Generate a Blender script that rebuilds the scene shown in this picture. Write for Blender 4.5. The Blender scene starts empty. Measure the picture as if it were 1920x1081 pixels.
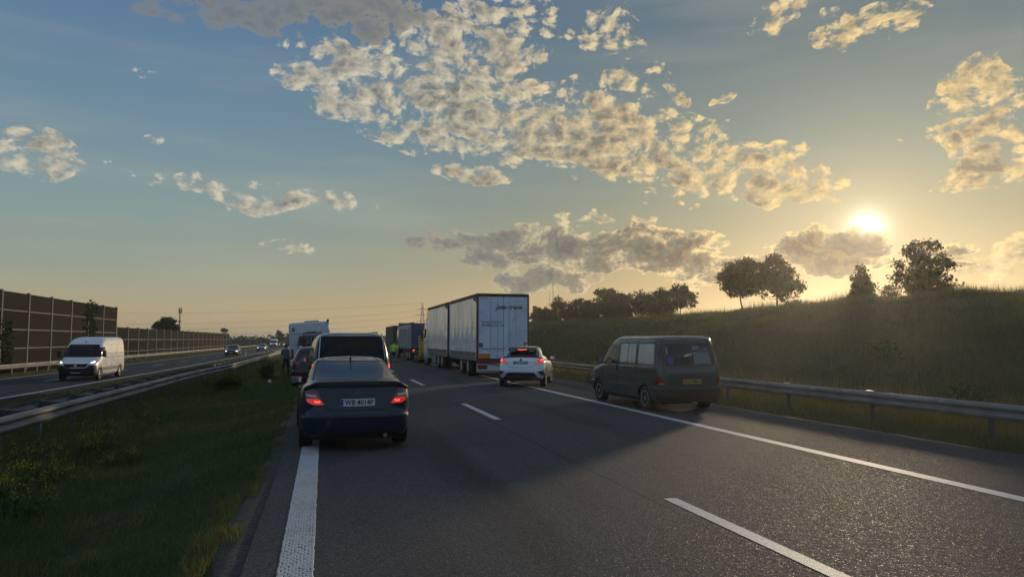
import bpy, bmesh, math, random
import numpy as np
from mathutils import Vector, Matrix, Euler
from mathutils.bvhtree import BVHTree
from mathutils.geometry import delaunay_2d_cdt

SC = bpy.context.scene
COL = SC.collection
R = math.radians
random.seed(7)
RNG = np.random.default_rng(11)

# ------------------------------------------------------------------ camera
CAM_Z = 1.7
cam_data = bpy.data.cameras.new('camera')
cam_data.sensor_width = 36.0
cam_data.lens = 24.96
cam_data.clip_end = 9000
cam_data.clip_start = 0.05
cam = bpy.data.objects.new('camera', cam_data)
COL.objects.link(cam)
cam.location = (0, 0, CAM_Z)
cam.rotation_euler = (R(90 + 4.104), 0, R(-14.817))
SC.camera = cam

# ------------------------------------------------------------------ sun and exposure
SUN_AZ, SUN_EL = 41.56, 8.0            # degrees, azimuth clockwise from the road direction (+Y)
SUN_DIR = Vector((math.sin(R(SUN_AZ)) * math.cos(R(SUN_EL)), math.cos(R(SUN_AZ)) * math.cos(R(SUN_EL)), math.sin(R(SUN_EL))))
sun_l = bpy.data.lights.new('sun', 'SUN')
sun_l.energy = 2.5
sun_l.angle = R(3.5)
sun_l.color = (1.0, 0.76, 0.48)
sun = bpy.data.objects.new('sun', sun_l)
COL.objects.link(sun)
sun.location = (30, 40, 40)
sun.rotation_euler = (-SUN_DIR).to_track_quat('-Z', 'Y').to_euler()

SC.view_settings.view_transform = 'Standard'
SC.view_settings.look = 'None'
SC.view_settings.exposure = 0.0
SC.view_settings.gamma = 1.0
SC.view_settings.use_curve_mapping = False
SC.cycles.max_bounces = 5
SC.cycles.diffuse_bounces = 2
SC.cycles.glossy_bounces = 3
SC.cycles.transmission_bounces = 3
SC.cycles.transparent_max_bounces = 8
SC.cycles.use_denoising = True
SC.cycles.sample_clamp_indirect = 4.0


# ------------------------------------------------------------------ small node language
class S:
    """a socket that can be added, multiplied ..."""
    def __init__(s, nt, sock): s.nt, s.k = nt, sock
    def _m(s, op, o=None, c=None, rev=False):
        n = s.nt.nodes.new('ShaderNodeMath'); n.operation = op
        a, b = (o, s) if rev else (s, o)
        for i, v in enumerate((a, b, c)):
            if v is None: continue
            if isinstance(v, S): s.nt.links.new(v.k, n.inputs[i])
            else: n.inputs[i].default_value = v
        return S(s.nt, n.outputs[0])
    def __add__(s, o): return s._m('ADD', o)
    __radd__ = __add__
    def __sub__(s, o): return s._m('SUBTRACT', o)
    def __rsub__(s, o): return s._m('SUBTRACT', o, rev=True)
    def __mul__(s, o): return s._m('MULTIPLY', o)
    __rmul__ = __mul__
    def __truediv__(s, o): return s._m('DIVIDE', o)
    def __neg__(s): return s._m('MULTIPLY', -1.0)
    def max(s, o): return s._m('MAXIMUM', o)
    def min(s, o): return s._m('MINIMUM', o)
    def exp(s): return s._m('EXPONENT')
    def abs(s): return s._m('ABSOLUTE')
    def pow(s, o): return s._m('POWER', o)
    def smooth(s, a, b, lo=0.0, hi=1.0):
        n = s.nt.nodes.new('ShaderNodeMapRange'); n.interpolation_type = 'SMOOTHSTEP'
        s.nt.links.new(s.k, n.inputs[0])
        for i, v in enumerate((a, b, lo, hi)): n.inputs[i + 1].default_value = v
        return S(s.nt, n.outputs[0])


def sep(nt, sock):
    n = nt.nodes.new('ShaderNodeSeparateXYZ'); nt.links.new(sock, n.inputs[0])
    return [S(nt, o) for o in n.outputs]


def comb(nt, *v):
    n = nt.nodes.new('ShaderNodeCombineXYZ')
    for i, a in enumerate(v):
        if isinstance(a, S): nt.links.new(a.k, n.inputs[i])
        else: n.inputs[i].default_value = a
    return S(nt, n.outputs[0])


def noise(nt, vec, scale, detail=6, rough=0.55, lac=2.0, dist=0.0):
    n = nt.nodes.new('ShaderNodeTexNoise')
    nt.links.new(vec.k if isinstance(vec, S) else vec, n.inputs['Vector'])
    n.inputs['Scale'].default_value = scale; n.inputs['Detail'].default_value = detail
    n.inputs['Roughness'].default_value = rough; n.inputs['Lacunarity'].default_value = lac
    n.inputs['Distortion'].default_value = dist
    return S(nt, n.outputs[0])


def mixc(nt, fac, a, b, mode='MIX'):
    n = nt.nodes.new('ShaderNodeMix'); n.data_type = 'RGBA'; n.blend_type = mode
    n.clamp_factor = True
    for i, v in ((0, fac), (6, a), (7, b)):
        if isinstance(v, S): nt.links.new(v.k, n.inputs[i])
        elif i == 0: n.inputs[i].default_value = v
        else: n.inputs[i].default_value = (*v, 1)
    return S(nt, n.outputs[2])


def ramp(nt, fac, stops):
    n = nt.nodes.new('ShaderNodeValToRGB'); nt.links.new(fac.k, n.inputs[0])
    e = n.color_ramp.elements
    while len(e) < len(stops): e.new(0.5)
    for el, (p, c) in zip(e, stops): el.position = p; el.color = (*c, 1)
    n.color_ramp.interpolation = 'EASE' if len(stops) < 3 else 'LINEAR'
    return S(nt, n.outputs[0])


def srgb(r, g, b):
    f = lambda c: (c / 12.92 if c <= 0.04045 else ((c + 0.055) / 1.055) ** 2.4)
    return tuple(f(v / 255) for v in (r, g, b))
# ------------------------------------------------------------------ sky: gradient air, altocumulus, glow round the sun
# clouds are listed by where they hang: azimuth, elevation, half width, half height (degrees), tilt, weight
CLOUDS = [
    # az, el, rx, ry, tilt, w   (weight)
    (8.7, 18.8, 14.4, 4.2, -11, 1.00),
    (21.8, 16.3, 14.8, 3.6, -16, 1.00),
    (34.5, 12.7, 7.4, 2.4, -16, 1.00),
    (29.4, 13.9, 9.0, 2.4, -15, 0.90),
    (12.2, 23.9, 8.3, 3.2, 1, 0.85),
    (22.3, 24.0, 3.9, 1.9, -3, 0.45),
    (24.9, 20.2, 3.2, 1.8, -3, 0.30),
    (-20.1, 12.4, 3.2, 1.8, -18, 0.80),
    (-5.6, 11.3, 11.7, 1.0, -3, 0.40),
    (-1.7, 10.6, 7.6, 1.1, -0, 0.60),
    (-2.8, 7.0, 3.1, 0.7, 0, 0.20),
    (49.1, 14.9, 3.5, 4.2, 14, 0.85),
    (48.7, 11.3, 3.3, 1.7, 4, 0.90),
    (36.0, 23.6, 2.6, 1.1, 16, 0.50),
    (42.2, 22.0, 4.5, 1.8, -0, 0.60),
    (45.0, 13.9, 1.7, 0.6, -8, 0.22),
    (27.2, 10.9, 2.9, 0.8, -7, 0.26),
    (22.2, 9.4, 5.1, 0.9, -6, 0.50),
    (11.3, 13.3, 3.9, 1.0, -3, 0.55),
    (27.0, 19.3, 3.0, 1.8, -13, 0.24),
    (31.5, 18.2, 1.3, 0.5, 20, 0.20),
    (-11.3, 14.4, 1.6, 0.5, 7, 0.19),
    (49.0, 5.6, 3.6, 1.8, 11, 0.90),
    (-12.1, 18.2, 1.8, 0.4, 9, 0.17)
]
GREY = [(20.0, 7.1, 14.7, 2.1, -1, 1.00), (17.0, 4.8, 5.6, 1.3, -3, 0.80), (30.8, 5.6, 4.8, 2.1, 3, 0.75), (39.0, 6.4, 5.4, 1.8, -6, 1.90), (-2.4, 24.3, 13.2, 2.0, 5, 0.90), (46.9, 6.2, 2.8, 0.7, 3, 0.90), (44.7, 5.1, 4.9, 0.6, -3, 0.50)]


def blob(nt, az, el, rows):
    out = None
    for a, e, rx, ry, t, w in rows:
        c, s = math.cos(R(t)), math.sin(R(t))
        da, de = az - a, el - e
        u = (da * (c / rx)) + (de * (s / rx))
        v = (de * (c / ry)) - (da * (s / ry))
        q = 1.0 - (u * u + v * v)
        q = q.max(0.0)._m('MULTIPLY', w) if w != 1 else q.max(0.0)
        out = q if out is None else out.max(q)
    return out


def puff_group():
    g = bpy.data.node_groups.new('cloud_puffs', 'ShaderNodeTree')
    g.interface.new_socket('P', in_out='INPUT', socket_type='NodeSocketVector')
    g.interface.new_socket('D', in_out='OUTPUT', socket_type='NodeSocketFloat')
    i = g.nodes.new('NodeGroupInput'); o = g.nodes.new('NodeGroupOutput')
    n1 = noise(g, i.outputs[0], 0.24, 3, 0.5, 2.1)
    n2 = noise(g, i.outputs[0], 1.5, 6, 0.62, 2.2)
    v = g.nodes.new('ShaderNodeTexVoronoi'); v.feature = 'F1'; v.voronoi_dimensions = '2D'
    g.links.new(i.outputs[0], v.inputs['Vector'])
    v.inputs['Scale'].default_value = 0.60
    v.inputs['Detail'].default_value = 3.0; v.inputs['Roughness'].default_value = 0.55; v.inputs['Lacunarity'].default_value = 2.1
    cell = S(g, v.outputs['Distance'])
    d = n1 * 0.95 + n2 * 0.52 - cell * 0.44 - 0.375
    g.links.new(d.k, o.inputs[0])
    return g


world = bpy.data.worlds.new('World')
SC.world = world
world.use_nodes = True
W = world.node_tree
W.nodes.clear()
tc = W.nodes.new('ShaderNodeTexCoord')
dx, dy, dz = sep(W, tc.outputs['Generated'])
DEG = 180 / math.pi
az = dx._m('ARCTAN2', dy) * DEG
el = dz._m('ARCSINE') * DEG
dot = dx * SUN_DIR.x + dy * SUN_DIR.y + dz * SUN_DIR.z
sang = dot.min(1.0)._m('ARCCOSINE') * DEG

sky = W.nodes.new('ShaderNodeTexSky')
sky.sky_type = 'NISHITA'
sky.sun_disc = False
sky.sun_elevation = R(SUN_EL)
sky.sun_rotation = R(SUN_AZ)
sky.air_density = 1.0
sky.dust_density = 1.5
sky.ozone_density = 1.6
SKY_STRENGTH = 0.1
K = 1.0 / SKY_STRENGTH
elf = el / 60.0
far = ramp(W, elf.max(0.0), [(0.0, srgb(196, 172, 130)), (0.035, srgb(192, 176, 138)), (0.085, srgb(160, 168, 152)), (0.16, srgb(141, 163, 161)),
                    (0.27, srgb(116, 147, 166)), (0.42, srgb(92, 125, 160)), (0.62, srgb(84, 114, 153)), (1.0, srgb(100, 130, 168))])  # overhead stop raised above the sky in view to fill the shade
near = ramp(W, elf.max(0.0), [(0.0, srgb(198, 160, 98)), (0.06, srgb(192, 162, 106)), (0.14, srgb(150, 148, 118)), (0.24, srgb(118, 136, 132)),
                     (0.42, srgb(86, 112, 122)), (0.62, srgb(86, 112, 134)), (1.0, srgb(100, 130, 165))])
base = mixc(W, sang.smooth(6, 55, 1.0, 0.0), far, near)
# the sky opposite the low sun is blue, brightened to lift shaded surfaces
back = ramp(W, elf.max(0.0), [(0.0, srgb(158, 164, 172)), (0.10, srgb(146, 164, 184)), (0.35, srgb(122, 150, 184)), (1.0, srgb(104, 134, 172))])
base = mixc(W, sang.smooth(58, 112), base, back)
nish = mixc(W, 1.0, S(W, sky.outputs[0]), (0.030, 0.032, 0.035), 'MULTIPLY')
base = mixc(W, 0.15, base, nish)
# faint streaks of high cloud and haze
st = noise(W, comb(W, az * 0.045, el * 0.32, 1.3), 1.0, 4, 0.5)
base = mixc(W, st.smooth(0.45, 0.75) * 0.14, base, srgb(205, 196, 170))
# glow of the low sun in the air
glow = (sang * (-1 / 0.40)).exp() * 6.0 + (sang * (-1 / 2.0)).exp() * 0.40 + (sang * (-1 / 11.0)).exp() * 0.05
glowc = mixc(W, sang.smooth(0.6, 3.2), (1.0, 0.93, 0.72), (1.0, 0.66, 0.22))

G = puff_group()


def puffs(a, e):
    n = W.nodes.new('ShaderNodeGroup'); n.node_tree = G
    W.links.new(comb(W, a, e * 1.5, 0.0).k, n.inputs[0])
    return S(W, n.outputs[0])


wn = W.nodes.new('ShaderNodeTexNoise'); W.links.new(comb(W, az * 0.16, el * 0.25, 3.7).k, wn.inputs['Vector'])
wn.inputs['Scale'].default_value = 1.3; wn.inputs['Detail'].default_value = 2
wx, wy, wz = sep(W, wn.outputs['Color'])
az2 = az + (wx - 0.5) * 5.0
el2 = el + (wy - 0.5) * 3.2
m = blob(W, az2, el2, CLOUDS)
# a thin scatter of the same clouds over the rest of the sky
big = noise(W, comb(W, az * 0.028, el * 0.05, 9.1), 1.0, 2, 0.5)
m = m.max((big.smooth(0.48, 0.70)) * (el.smooth(30, 44)) * 0.8)
mm = m.pow(0.45) * 0.62 - 0.29 - m.smooth(0.0, 0.08, 0.9, 0.0)
pa, pe = az + (wx - 0.5) * 2.2, el + (wy - 0.5) * 1.5
p0 = puffs(pa, pe)
d0 = mm + p0 * 1.4
# density a little closer to the sun: the side that faces it is brighter
ta, te = SUN_AZ - az, SUN_EL - el
ln = (ta * ta + te * te).max(1.0)._m('SQRT')
p1 = puffs(pa + ta / ln * 0.7, pe + te / ln * 0.7)
alpha = d0.smooth(-0.08, 0.30)
thick = d0.smooth(0.04, 0.56)
facing = ((p0 - p1) * 2.8 + 0.5).max(0.0).min(1.0)
nearsun = sang.smooth(4, 40, 1.0, 0.0)
rim_far, rim_near = srgb(214, 204, 178), srgb(250, 216, 148)
rim = mixc(W, nearsun, rim_far, rim_near)
core_far, core_near = srgb(116, 120, 119), srgb(128, 120, 104)
core = mixc(W, sang.smooth(6, 46), core_near, core_far)
lit = (1.0 - thick) * 0.62 + 0.12 + (p0 - p1) * 1.9
cloud = mixc(W, lit.max(0.0).min(1.0), core, rim)
# big grey decks
gm = blob(W, az2, el2, GREY)
gd = gm.pow(0.5) * 0.68 - 0.25 + p0 * 1.1 - gm.smooth(0.0, 0.08, 0.9, 0.0)
soft = sang.smooth(38, 55)
ga = gd.smooth(0.0, 0.12) * (1.0 - soft) + gd.smooth(-0.10, 0.40) * soft * 0.85
gl = gd.smooth(0.02, 0.34, 1.05, 0.0) + (facing - 0.5) * gd.smooth(0.10, 0.50, 1.5, 0.35)
gcore = mixc(W, nearsun, srgb(110, 118, 124), srgb(66, 52, 38))
gcore = mixc(W, gd.smooth(0.15, 0.6), mixc(W, 0.5, gcore, srgb(150, 144, 128)), gcore)
gcol = mixc(W, gl.max(0.0).min(1.0) * sang.smooth(10, 45, 1.0, 0.0), gcore, rim)

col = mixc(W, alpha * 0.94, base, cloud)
col = mixc(W, ga * 0.93, col, gcol)
gs = (1.0 - ga * 0.92) * (1.0 - alpha * 0.35)
n = W.nodes.new('ShaderNodeVectorMath'); n.operation = 'SCALE'
W.links.new(glowc.k, n.inputs[0]); W.links.new((glow * gs).k, n.inputs['Scale'])
addn = W.nodes.new('ShaderNodeVectorMath'); addn.operation = 'ADD'
W.links.new(col.k, addn.inputs[0]); W.links.new(n.outputs[0], addn.inputs[1])
scl = W.nodes.new('ShaderNodeVectorMath'); scl.operation = 'SCALE'
W.links.new(addn.outputs[0], scl.inputs[0]); scl.inputs['Scale'].default_value = K
bg = W.nodes.new('ShaderNodeBackground'); bg.inputs['Strength'].default_value = SKY_STRENGTH
W.links.new(scl.outputs[0], bg.inputs[0])
wo = W.nodes.new('ShaderNodeOutputWorld'); W.links.new(bg.outputs[0], wo.inputs[0])
world.cycles.sampling_method = 'MANUAL'
world.cycles.sample_map_resolution = 512
# ------------------------------------------------------------------ materials
def mat(name, col, rough=0.5, metal=0.0, coat=0.0, spec=0.5, var=0.0, vscale=6.0, bump=0.0, bscale=40.0, emit=None, estr=0.0, dirt=0.0, dirtc=None):
    m = bpy.data.materials.new(name); m.use_nodes = True
    nt = m.node_tree; b = nt.nodes['Principled BSDF']
    b.inputs['Base Color'].default_value = (*col, 1)
    b.inputs['Roughness'].default_value = rough
    b.inputs['Metallic'].default_value = metal
    b.inputs['Coat Weight'].default_value = coat
    b.inputs['Coat Roughness'].default_value = 0.04
    b.inputs['Specular IOR Level'].default_value = spec
    t = nt.nodes.new('ShaderNodeTexCoord')
    v = S(nt, t.outputs['Object'])
    if var or dirt:
        c = None
        nz = noise(nt, v, vscale, 6, 0.6)
        c = mixc(nt, nz.smooth(0.3, 0.7), tuple(x * (1 - var) for x in col), tuple(min(1, x * (1 + var)) for x in col))
        if dirt:
            if dirtc is None: dirtc = tuple(0.75 * x + 0.012 for x in col)
            nd = noise(nt, v, vscale * 0.35, 7, 0.7)
            c = mixc(nt, nd.smooth(0.42, 0.75) * dirt, c, dirtc)
            r = nd.smooth(0.40, 0.75, rough, min(1.0, rough + 0.35))
            nt.links.new(r.k, b.inputs['Roughness'])
        nt.links.new(c.k, b.inputs['Base Color'])
    if bump:
        bn = nt.nodes.new('ShaderNodeBump'); bn.inputs['Strength'].default_value = bump; bn.inputs['Distance'].default_value = 0.02
        nt.links.new(noise(nt, v, bscale, 5, 0.6).k, bn.inputs['Height'])
        nt.links.new(bn.outputs[0], b.inputs['Normal'])
    if emit:
        b.inputs['Emission Color'].default_value = (*emit, 1); b.inputs['Emission Strength'].default_value = estr
    return m


MT = {}
def reg(k, *a, **kw): MT[k] = mat(k, *a, **kw); return MT[k]

reg('navy_paint', (0.007, 0.017, 0.042), 0.35, 0.1, 0.8, spec=0.15, dirt=0.2)
reg('black_paint', (0.007, 0.008, 0.010), 0.3, 0.1, 0.9, spec=0.2, dirt=0.2)
reg('graphite_paint', (0.020, 0.024, 0.030), 0.32, 0.3, 1.0, dirt=0.22)
reg('silver_paint', (0.38, 0.39, 0.40), 0.30, 0.5, 1.0)
reg('white_paint', (0.72, 0.73, 0.74), 0.30, 0.0, 0.9, dirt=0.18)
reg('pearl_paint', (0.66, 0.69, 0.73), 0.28, 0.15, 1.0, dirt=0.10)
reg('teal_paint', (0.016, 0.040, 0.042), 0.34, 0.15, 0.9, dirt=0.22)
reg('glass', (0.006, 0.008, 0.010), 0.04, 0.0, 0.0, spec=0.5)
reg('pale_glass', (0.24, 0.275, 0.28), 0.25, 0.0, 1.0, spec=0.5, var=0.12, vscale=2.0)  # side panes with a pale grey base colour under a glossy coat
reg('mirror_glass', (0.55, 0.58, 0.60), 0.05, 1.0)
reg('black_plastic', (0.014, 0.014, 0.015), 0.55, bump=0.05, bscale=200)
reg('grey_plastic', (0.045, 0.047, 0.05), 0.55)
reg('gap', (0.004, 0.004, 0.004), 0.8)
reg('rubber', (0.012, 0.012, 0.012), 0.85, var=0.3, vscale=12, dirt=0.3)
reg('rim_silver', (0.42, 0.43, 0.44), 0.32, 0.85, dirt=0.35)
reg('rim_dark', (0.05, 0.05, 0.055), 0.35, 0.7)
reg('chrome', (0.75, 0.76, 0.78), 0.12, 1.0)
reg('steel', (0.33, 0.34, 0.35), 0.45, 0.8, var=0.25, vscale=3, dirt=0.3)
reg('galvanised', (0.22, 0.22, 0.21), 0.55, 0.2, var=0.2, vscale=1.2, dirt=0.45, dirtc=(0.13, 0.115, 0.09))
reg('galv_dark', (0.10, 0.10, 0.095), 0.6, 0.5, var=0.3, vscale=3)
reg('dark_metal', (0.015, 0.015, 0.016), 0.6, 0.4, var=0.3)
reg('lamp_red', (0.22, 0.008, 0.008), 0.12, 0.0, 0.8)
reg('lamp_red_lit', (0.30, 0.01, 0.01), 0.15, 0.0, 0.8, emit=(1.0, 0.05, 0.03), estr=0.40)
reg('lamp_red_hot', (0.4, 0.02, 0.01), 0.15, emit=(1.0, 0.10, 0.06), estr=1.5)
reg('lamp_red_low', (0.07, 0.006, 0.006), 0.15, 0.0, 0.6, emit=(1.0, 0.06, 0.03), estr=0.03)
reg('glass_dark', (0.003, 0.004, 0.006), 0.05, 0.0, 0.0, spec=0.22)
reg('lamp_clear', (0.42, 0.40, 0.40), 0.10, 0.3, 0.8)
reg('lamp_smoke', (0.05, 0.045, 0.045), 0.10, 0.1, 0.8)
reg('lamp_orange', (0.5, 0.12, 0.01), 0.2, 0.0, 0.5)
reg('head_lit', (0.9, 0.9, 0.85), 0.2, emit=(1.0, 0.96, 0.80), estr=3.2)
reg('plate_white', (0.62, 0.62, 0.60), 0.4, dirt=0.2)
reg('plate_yellow', (0.50, 0.33, 0.05), 0.45, dirt=0.35)
reg('plate_blue', (0.02, 0.06, 0.30), 0.4)
reg('ink', (0.01, 0.01, 0.012), 0.6)
reg('ink_grey', (0.10, 0.11, 0.13), 0.6)
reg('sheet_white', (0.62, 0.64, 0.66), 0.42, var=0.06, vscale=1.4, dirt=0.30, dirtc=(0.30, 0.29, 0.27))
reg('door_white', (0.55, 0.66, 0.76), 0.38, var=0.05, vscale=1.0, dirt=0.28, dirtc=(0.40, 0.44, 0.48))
reg('sheet_ghost', (0.42, 0.49, 0.57), 0.42, var=0.1, vscale=3)
reg('curtain', (0.80, 0.79, 0.75), 0.30, 0.0, 0.6, var=0.05, vscale=1.0, bump=0.06, bscale=1.3, dirt=0.25, dirtc=(0.50, 0.49, 0.46))
reg('maroon', (0.10, 0.015, 0.018), 0.45)
reg('reflect_orange', (0.55, 0.20, 0.015), 0.35)
reg('marker_red', (0.42, 0.02, 0.015), 0.4)
reg('marker_white', (0.7, 0.68, 0.62), 0.4)
reg('tipper_blue', (0.016, 0.060, 0.150), 0.42, 0.05, 0.3, var=0.15, vscale=2, dirt=0.4)
reg('tipper_grey', (0.30, 0.33, 0.37), 0.42, 0.3, var=0.1, vscale=2, dirt=0.4)
reg('trailer_green', (0.022, 0.050, 0.032), 0.5, var=0.15, vscale=2, dirt=0.3)
reg('tarp_dark', (0.014, 0.016, 0.02), 0.6)
reg('machine_yellow', (0.42, 0.30, 0.025), 0.5, var=0.12, vscale=3, dirt=0.45)
reg('camper_white', (0.50, 0.55, 0.62), 0.38, 0.0, 0.3, dirt=0.15)
reg('camper_grey', (0.16, 0.18, 0.21), 0.45)
reg('paper', (0.17, 0.19, 0.19), 0.7, var=0.15, vscale=14)
reg('paper_blue', (0.05, 0.10, 0.20), 0.6)
reg('paper_warm', (0.55, 0.45, 0.30), 0.6)
reg('skin', (0.42, 0.24, 0.16), 0.55)
reg('hair', (0.03, 0.02, 0.014), 0.7)
reg('shirt_grey', (0.10, 0.115, 0.14), 0.85, var=0.1, vscale=10)
reg('trousers_dark', (0.012, 0.014, 0.02), 0.85)
reg('hivis', (0.24, 0.62, 0.03), 0.6, emit=(0.25, 0.75, 0.03), estr=0.03)
reg('reflective', (0.6, 0.6, 0.58), 0.4)
reg('shoe', (0.02, 0.018, 0.016), 0.6)
reg('post_white', (0.62, 0.62, 0.60), 0.5)
reg('concrete_post', (0.17, 0.165, 0.148), 0.8, var=0.12, vscale=2, dirt=0.3)
reg('bark', (0.030, 0.023, 0.017), 0.9, var=0.3, vscale=9, bump=0.4, bscale=20)


def leaf_mat(name, col, trans=0.35, var=0.35):
    m = bpy.data.materials.new(name); m.use_nodes = True
    nt = m.node_tree; b = nt.nodes['Principled BSDF']
    a = nt.nodes.new('ShaderNodeAttribute'); a.attribute_name = 'rnd'
    f = S(nt, a.outputs['Fac'])
    c = mixc(nt, f, tuple(x * (1 - var) for x in col), (col[0] * (1 + var * 1.3), col[1] * (1 + var), col[2] * (1 + var * 0.4)))
    nt.links.new(c.k, b.inputs['Base Color'])
    b.inputs['Roughness'].default_value = 0.6
    b.inputs['Specular IOR Level'].default_value = 0.25
    tr = nt.nodes.new('ShaderNodeBsdfTranslucent')
    c2 = mixc(nt, 1.0, c, (1.3, 1.25, 0.5), 'MULTIPLY')
    nt.links.new(c2.k, tr.inputs[0])
    mx = nt.nodes.new('ShaderNodeMixShader'); mx.inputs[0].default_value = trans
    nt.links.new(b.outputs[0], mx.inputs[1]); nt.links.new(tr.outputs[0], mx.inputs[2])
    nt.links.new(mx.outputs[0], nt.nodes['Material Output'].inputs[0])
    MT[name] = m
    return m


leaf_mat('leaf_green', (0.040, 0.060, 0.016))
leaf_mat('leaf_dark', (0.026, 0.040, 0.014))
leaf_mat('leaf_far', (0.022, 0.032, 0.018), 0.2)
leaf_mat('leaf_weed', (0.065, 0.105, 0.032), 0.35)
leaf_mat('petal_yellow', (0.42, 0.34, 0.02), 0.3, 0.3)
leaf_mat('blade_green', (0.075, 0.120, 0.046), 0.35, 0.45)
leaf_mat('blade_dry', (0.22, 0.17, 0.075), 0.35, 0.4)
leaf_mat('blade_bank', (0.100, 0.112, 0.058), 0.35, 0.45)


# ------------------------------------------------------------------ object helpers
def link(o, parent=None):
    COL.objects.link(o)
    if parent is not None: o.parent = parent
    return o


def tag(o, label=None, cat=None, group=None, kind=None):
    if label: o['label'] = label
    if cat: o['category'] = cat
    if group: o['group'] = group
    if kind: o['kind'] = kind
    return o


def thing(name, label, cat, loc=(0, 0, 0), rz=0.0, group=None):
    o = bpy.data.objects.new(name, None); o.empty_display_size = 0.2
    link(o); o.location = loc; o.rotation_euler = (0, 0, R(rz))
    return tag(o, label, cat, group)


def copy_tree(o, parent=None):
    c = o.copy(); COL.objects.link(c); c.parent = parent
    for ch in list(o.children): copy_tree(ch, c)
    return c


def mesh_np(name, V, F, mats=(), smooth=False, ang=None, fm=None, rnd=None):
    """V (n,3), F list of index tuples or (m,k) array"""
    me = bpy.data.meshes.new(name)
    V = np.asarray(V, dtype=np.float32)
    if isinstance(F, np.ndarray):
        m_, k_ = F.shape
        me.vertices.add(len(V)); me.vertices.foreach_set('co', V.ravel())
        me.loops.add(m_ * k_); me.loops.foreach_set('vertex_index', F.astype(np.int32).ravel())
        me.polygons.add(m_)
        me.polygons.foreach_set('loop_start', np.arange(0, m_ * k_, k_, dtype=np.int32))
        me.update(calc_edges=True)
    else:
        me.from_pydata([tuple(map(float, v)) for v in V], [], F)
        me.update()
    for m in mats: me.materials.append(MT[m] if isinstance(m, str) else m)
    if fm is not None: me.polygons.foreach_set('material_index', np.asarray(fm, dtype=np.int32))
    if rnd is not None:
        a = me.attributes.new('rnd', 'FLOAT', 'POINT'); a.data.foreach_set('value', np.asarray(rnd, dtype=np.float32))
    if smooth:
        me.polygons.foreach_set('use_smooth', np.ones(len(me.polygons), dtype=bool))
        if ang is not None: me.set_sharp_from_angle(angle=R(ang))
    return me


class MB:
    """collects simple solids into one mesh"""
    def __init__(s): s.v, s.f = [], []
    def add(s, V, F):
        o = len(s.v); s.v += [tuple(map(float, p)) for p in V]; s.f += [tuple(i + o for i in f) for f in F]; return s
    def box(s, x0, x1, y0, y1, z0, z1, c=0.0):
        if c <= 0:
            V = [(x, y, z) for z in (z0, z1) for y in (y0, y1) for x in (x0, x1)]
            return s.add(V, [(0, 2, 3, 1), (4, 5, 7, 6), (0, 1, 5, 4), (2, 6, 7, 3), (0, 4, 6, 2), (1, 3, 7, 5)])
        bm = bmesh.new(); bmesh.ops.create_cube(bm, size=1)
        for v in bm.verts: v.co = ((x0 + x1) / 2 + v.co.x * (x1 - x0), (y0 + y1) / 2 + v.co.y * (y1 - y0), (z0 + z1) / 2 + v.co.z * (z1 - z0))
        bmesh.ops.bevel(bm, geom=list(bm.edges), offset=c, segments=2, profile=0.5, affect='EDGES')
        bm.verts.index_update()
        s.add([v.co[:] for v in bm.verts], [[v.index for v in f.verts] for f in bm.faces]); bm.free(); return s
    def prism(s, poly, axis, a, b):
        """poly: 2-D outline (counter-clockwise), extruded along axis x / y / z from a to b"""
        mk = {'x': lambda p, t: (t, p[0], p[1]), 'y': lambda p, t: (p[0], t, p[1]), 'z': lambda p, t: (p[0], p[1], t)}[axis]
        n = len(poly)
        V = [mk(p, a) for p in poly] + [mk(p, b) for p in poly]
        F = [tuple(range(n - 1, -1, -1)), tuple(range(n, 2 * n))] + [(i, (i + 1) % n, n + (i + 1) % n, n + i) for i in range(n)]
        return s.add(V, F)
    def tube(s, pts, r, n=8, cap=True):
        pts = [Vector(p) for p in pts]; V, F = [], []
        rr = r if isinstance(r, (list, tuple)) else [r] * len(pts)
        for i, p in enumerate(pts):
            d = (pts[min(i + 1, len(pts) - 1)] - pts[max(i - 1, 0)]).normalized()
            a = d.cross(Vector((0, 0, 1)) if abs(d.z) < 0.95 else Vector((1, 0, 0))).normalized(); b = d.cross(a)
            for k in range(n):
                t = 2 * math.pi * k / n; V.append(p + (a * math.cos(t) + b * math.sin(t)) * rr[i])
        for i in range(len(pts) - 1):
            for k in range(n):
                F.append((i * n + k, i * n + (k + 1) % n, (i + 1) * n + (k + 1) % n, (i + 1) * n + k))
        if cap: F += [tuple(range(n - 1, -1, -1)), tuple((len(pts) - 1) * n + k for k in range(n))]
        return s.add(V, F)
    def lathe(s, prof, axis='x', n=28, c=(0, 0, 0)):
        """prof: (t along axis, radius)"""
        V, F = [], []
        for t, r in prof:
            for k in range(n):
                a = 2 * math.pi * k / n; u, w = r * math.cos(a), r * math.sin(a)
                p = {'x': (t, u, w), 'y': (u, t, w), 'z': (u, w, t)}[axis]
                V.append((p[0] + c[0], p[1] + c[1], p[2] + c[2]))
        for i in range(len(prof) - 1):
            for k in range(n): F.append((i * n + k, i * n + (k + 1) % n, (i + 1) * n + (k + 1) % n, (i + 1) * n + k))
        F += [tuple(range(n - 1, -1, -1)), tuple((len(prof) - 1) * n + k for k in range(n))]
        return s.add(V, F)
    def mesh(s, name, m, smooth=False, ang=35):
        me = mesh_np(name, s.v, s.f, (m,) if not isinstance(m, (list, tuple)) else m, smooth, ang)
        bm = bmesh.new(); bm.from_mesh(me); bmesh.ops.recalc_face_normals(bm, faces=bm.faces); bm.to_mesh(me); bm.free()
        if smooth: me.set_sharp_from_angle(angle=R(ang))
        return me
    def build(s, name, m, parent=None, smooth=False, ang=35):
        return link(bpy.data.objects.new(name, s.mesh(name, m, smooth, ang)), parent)


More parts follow.
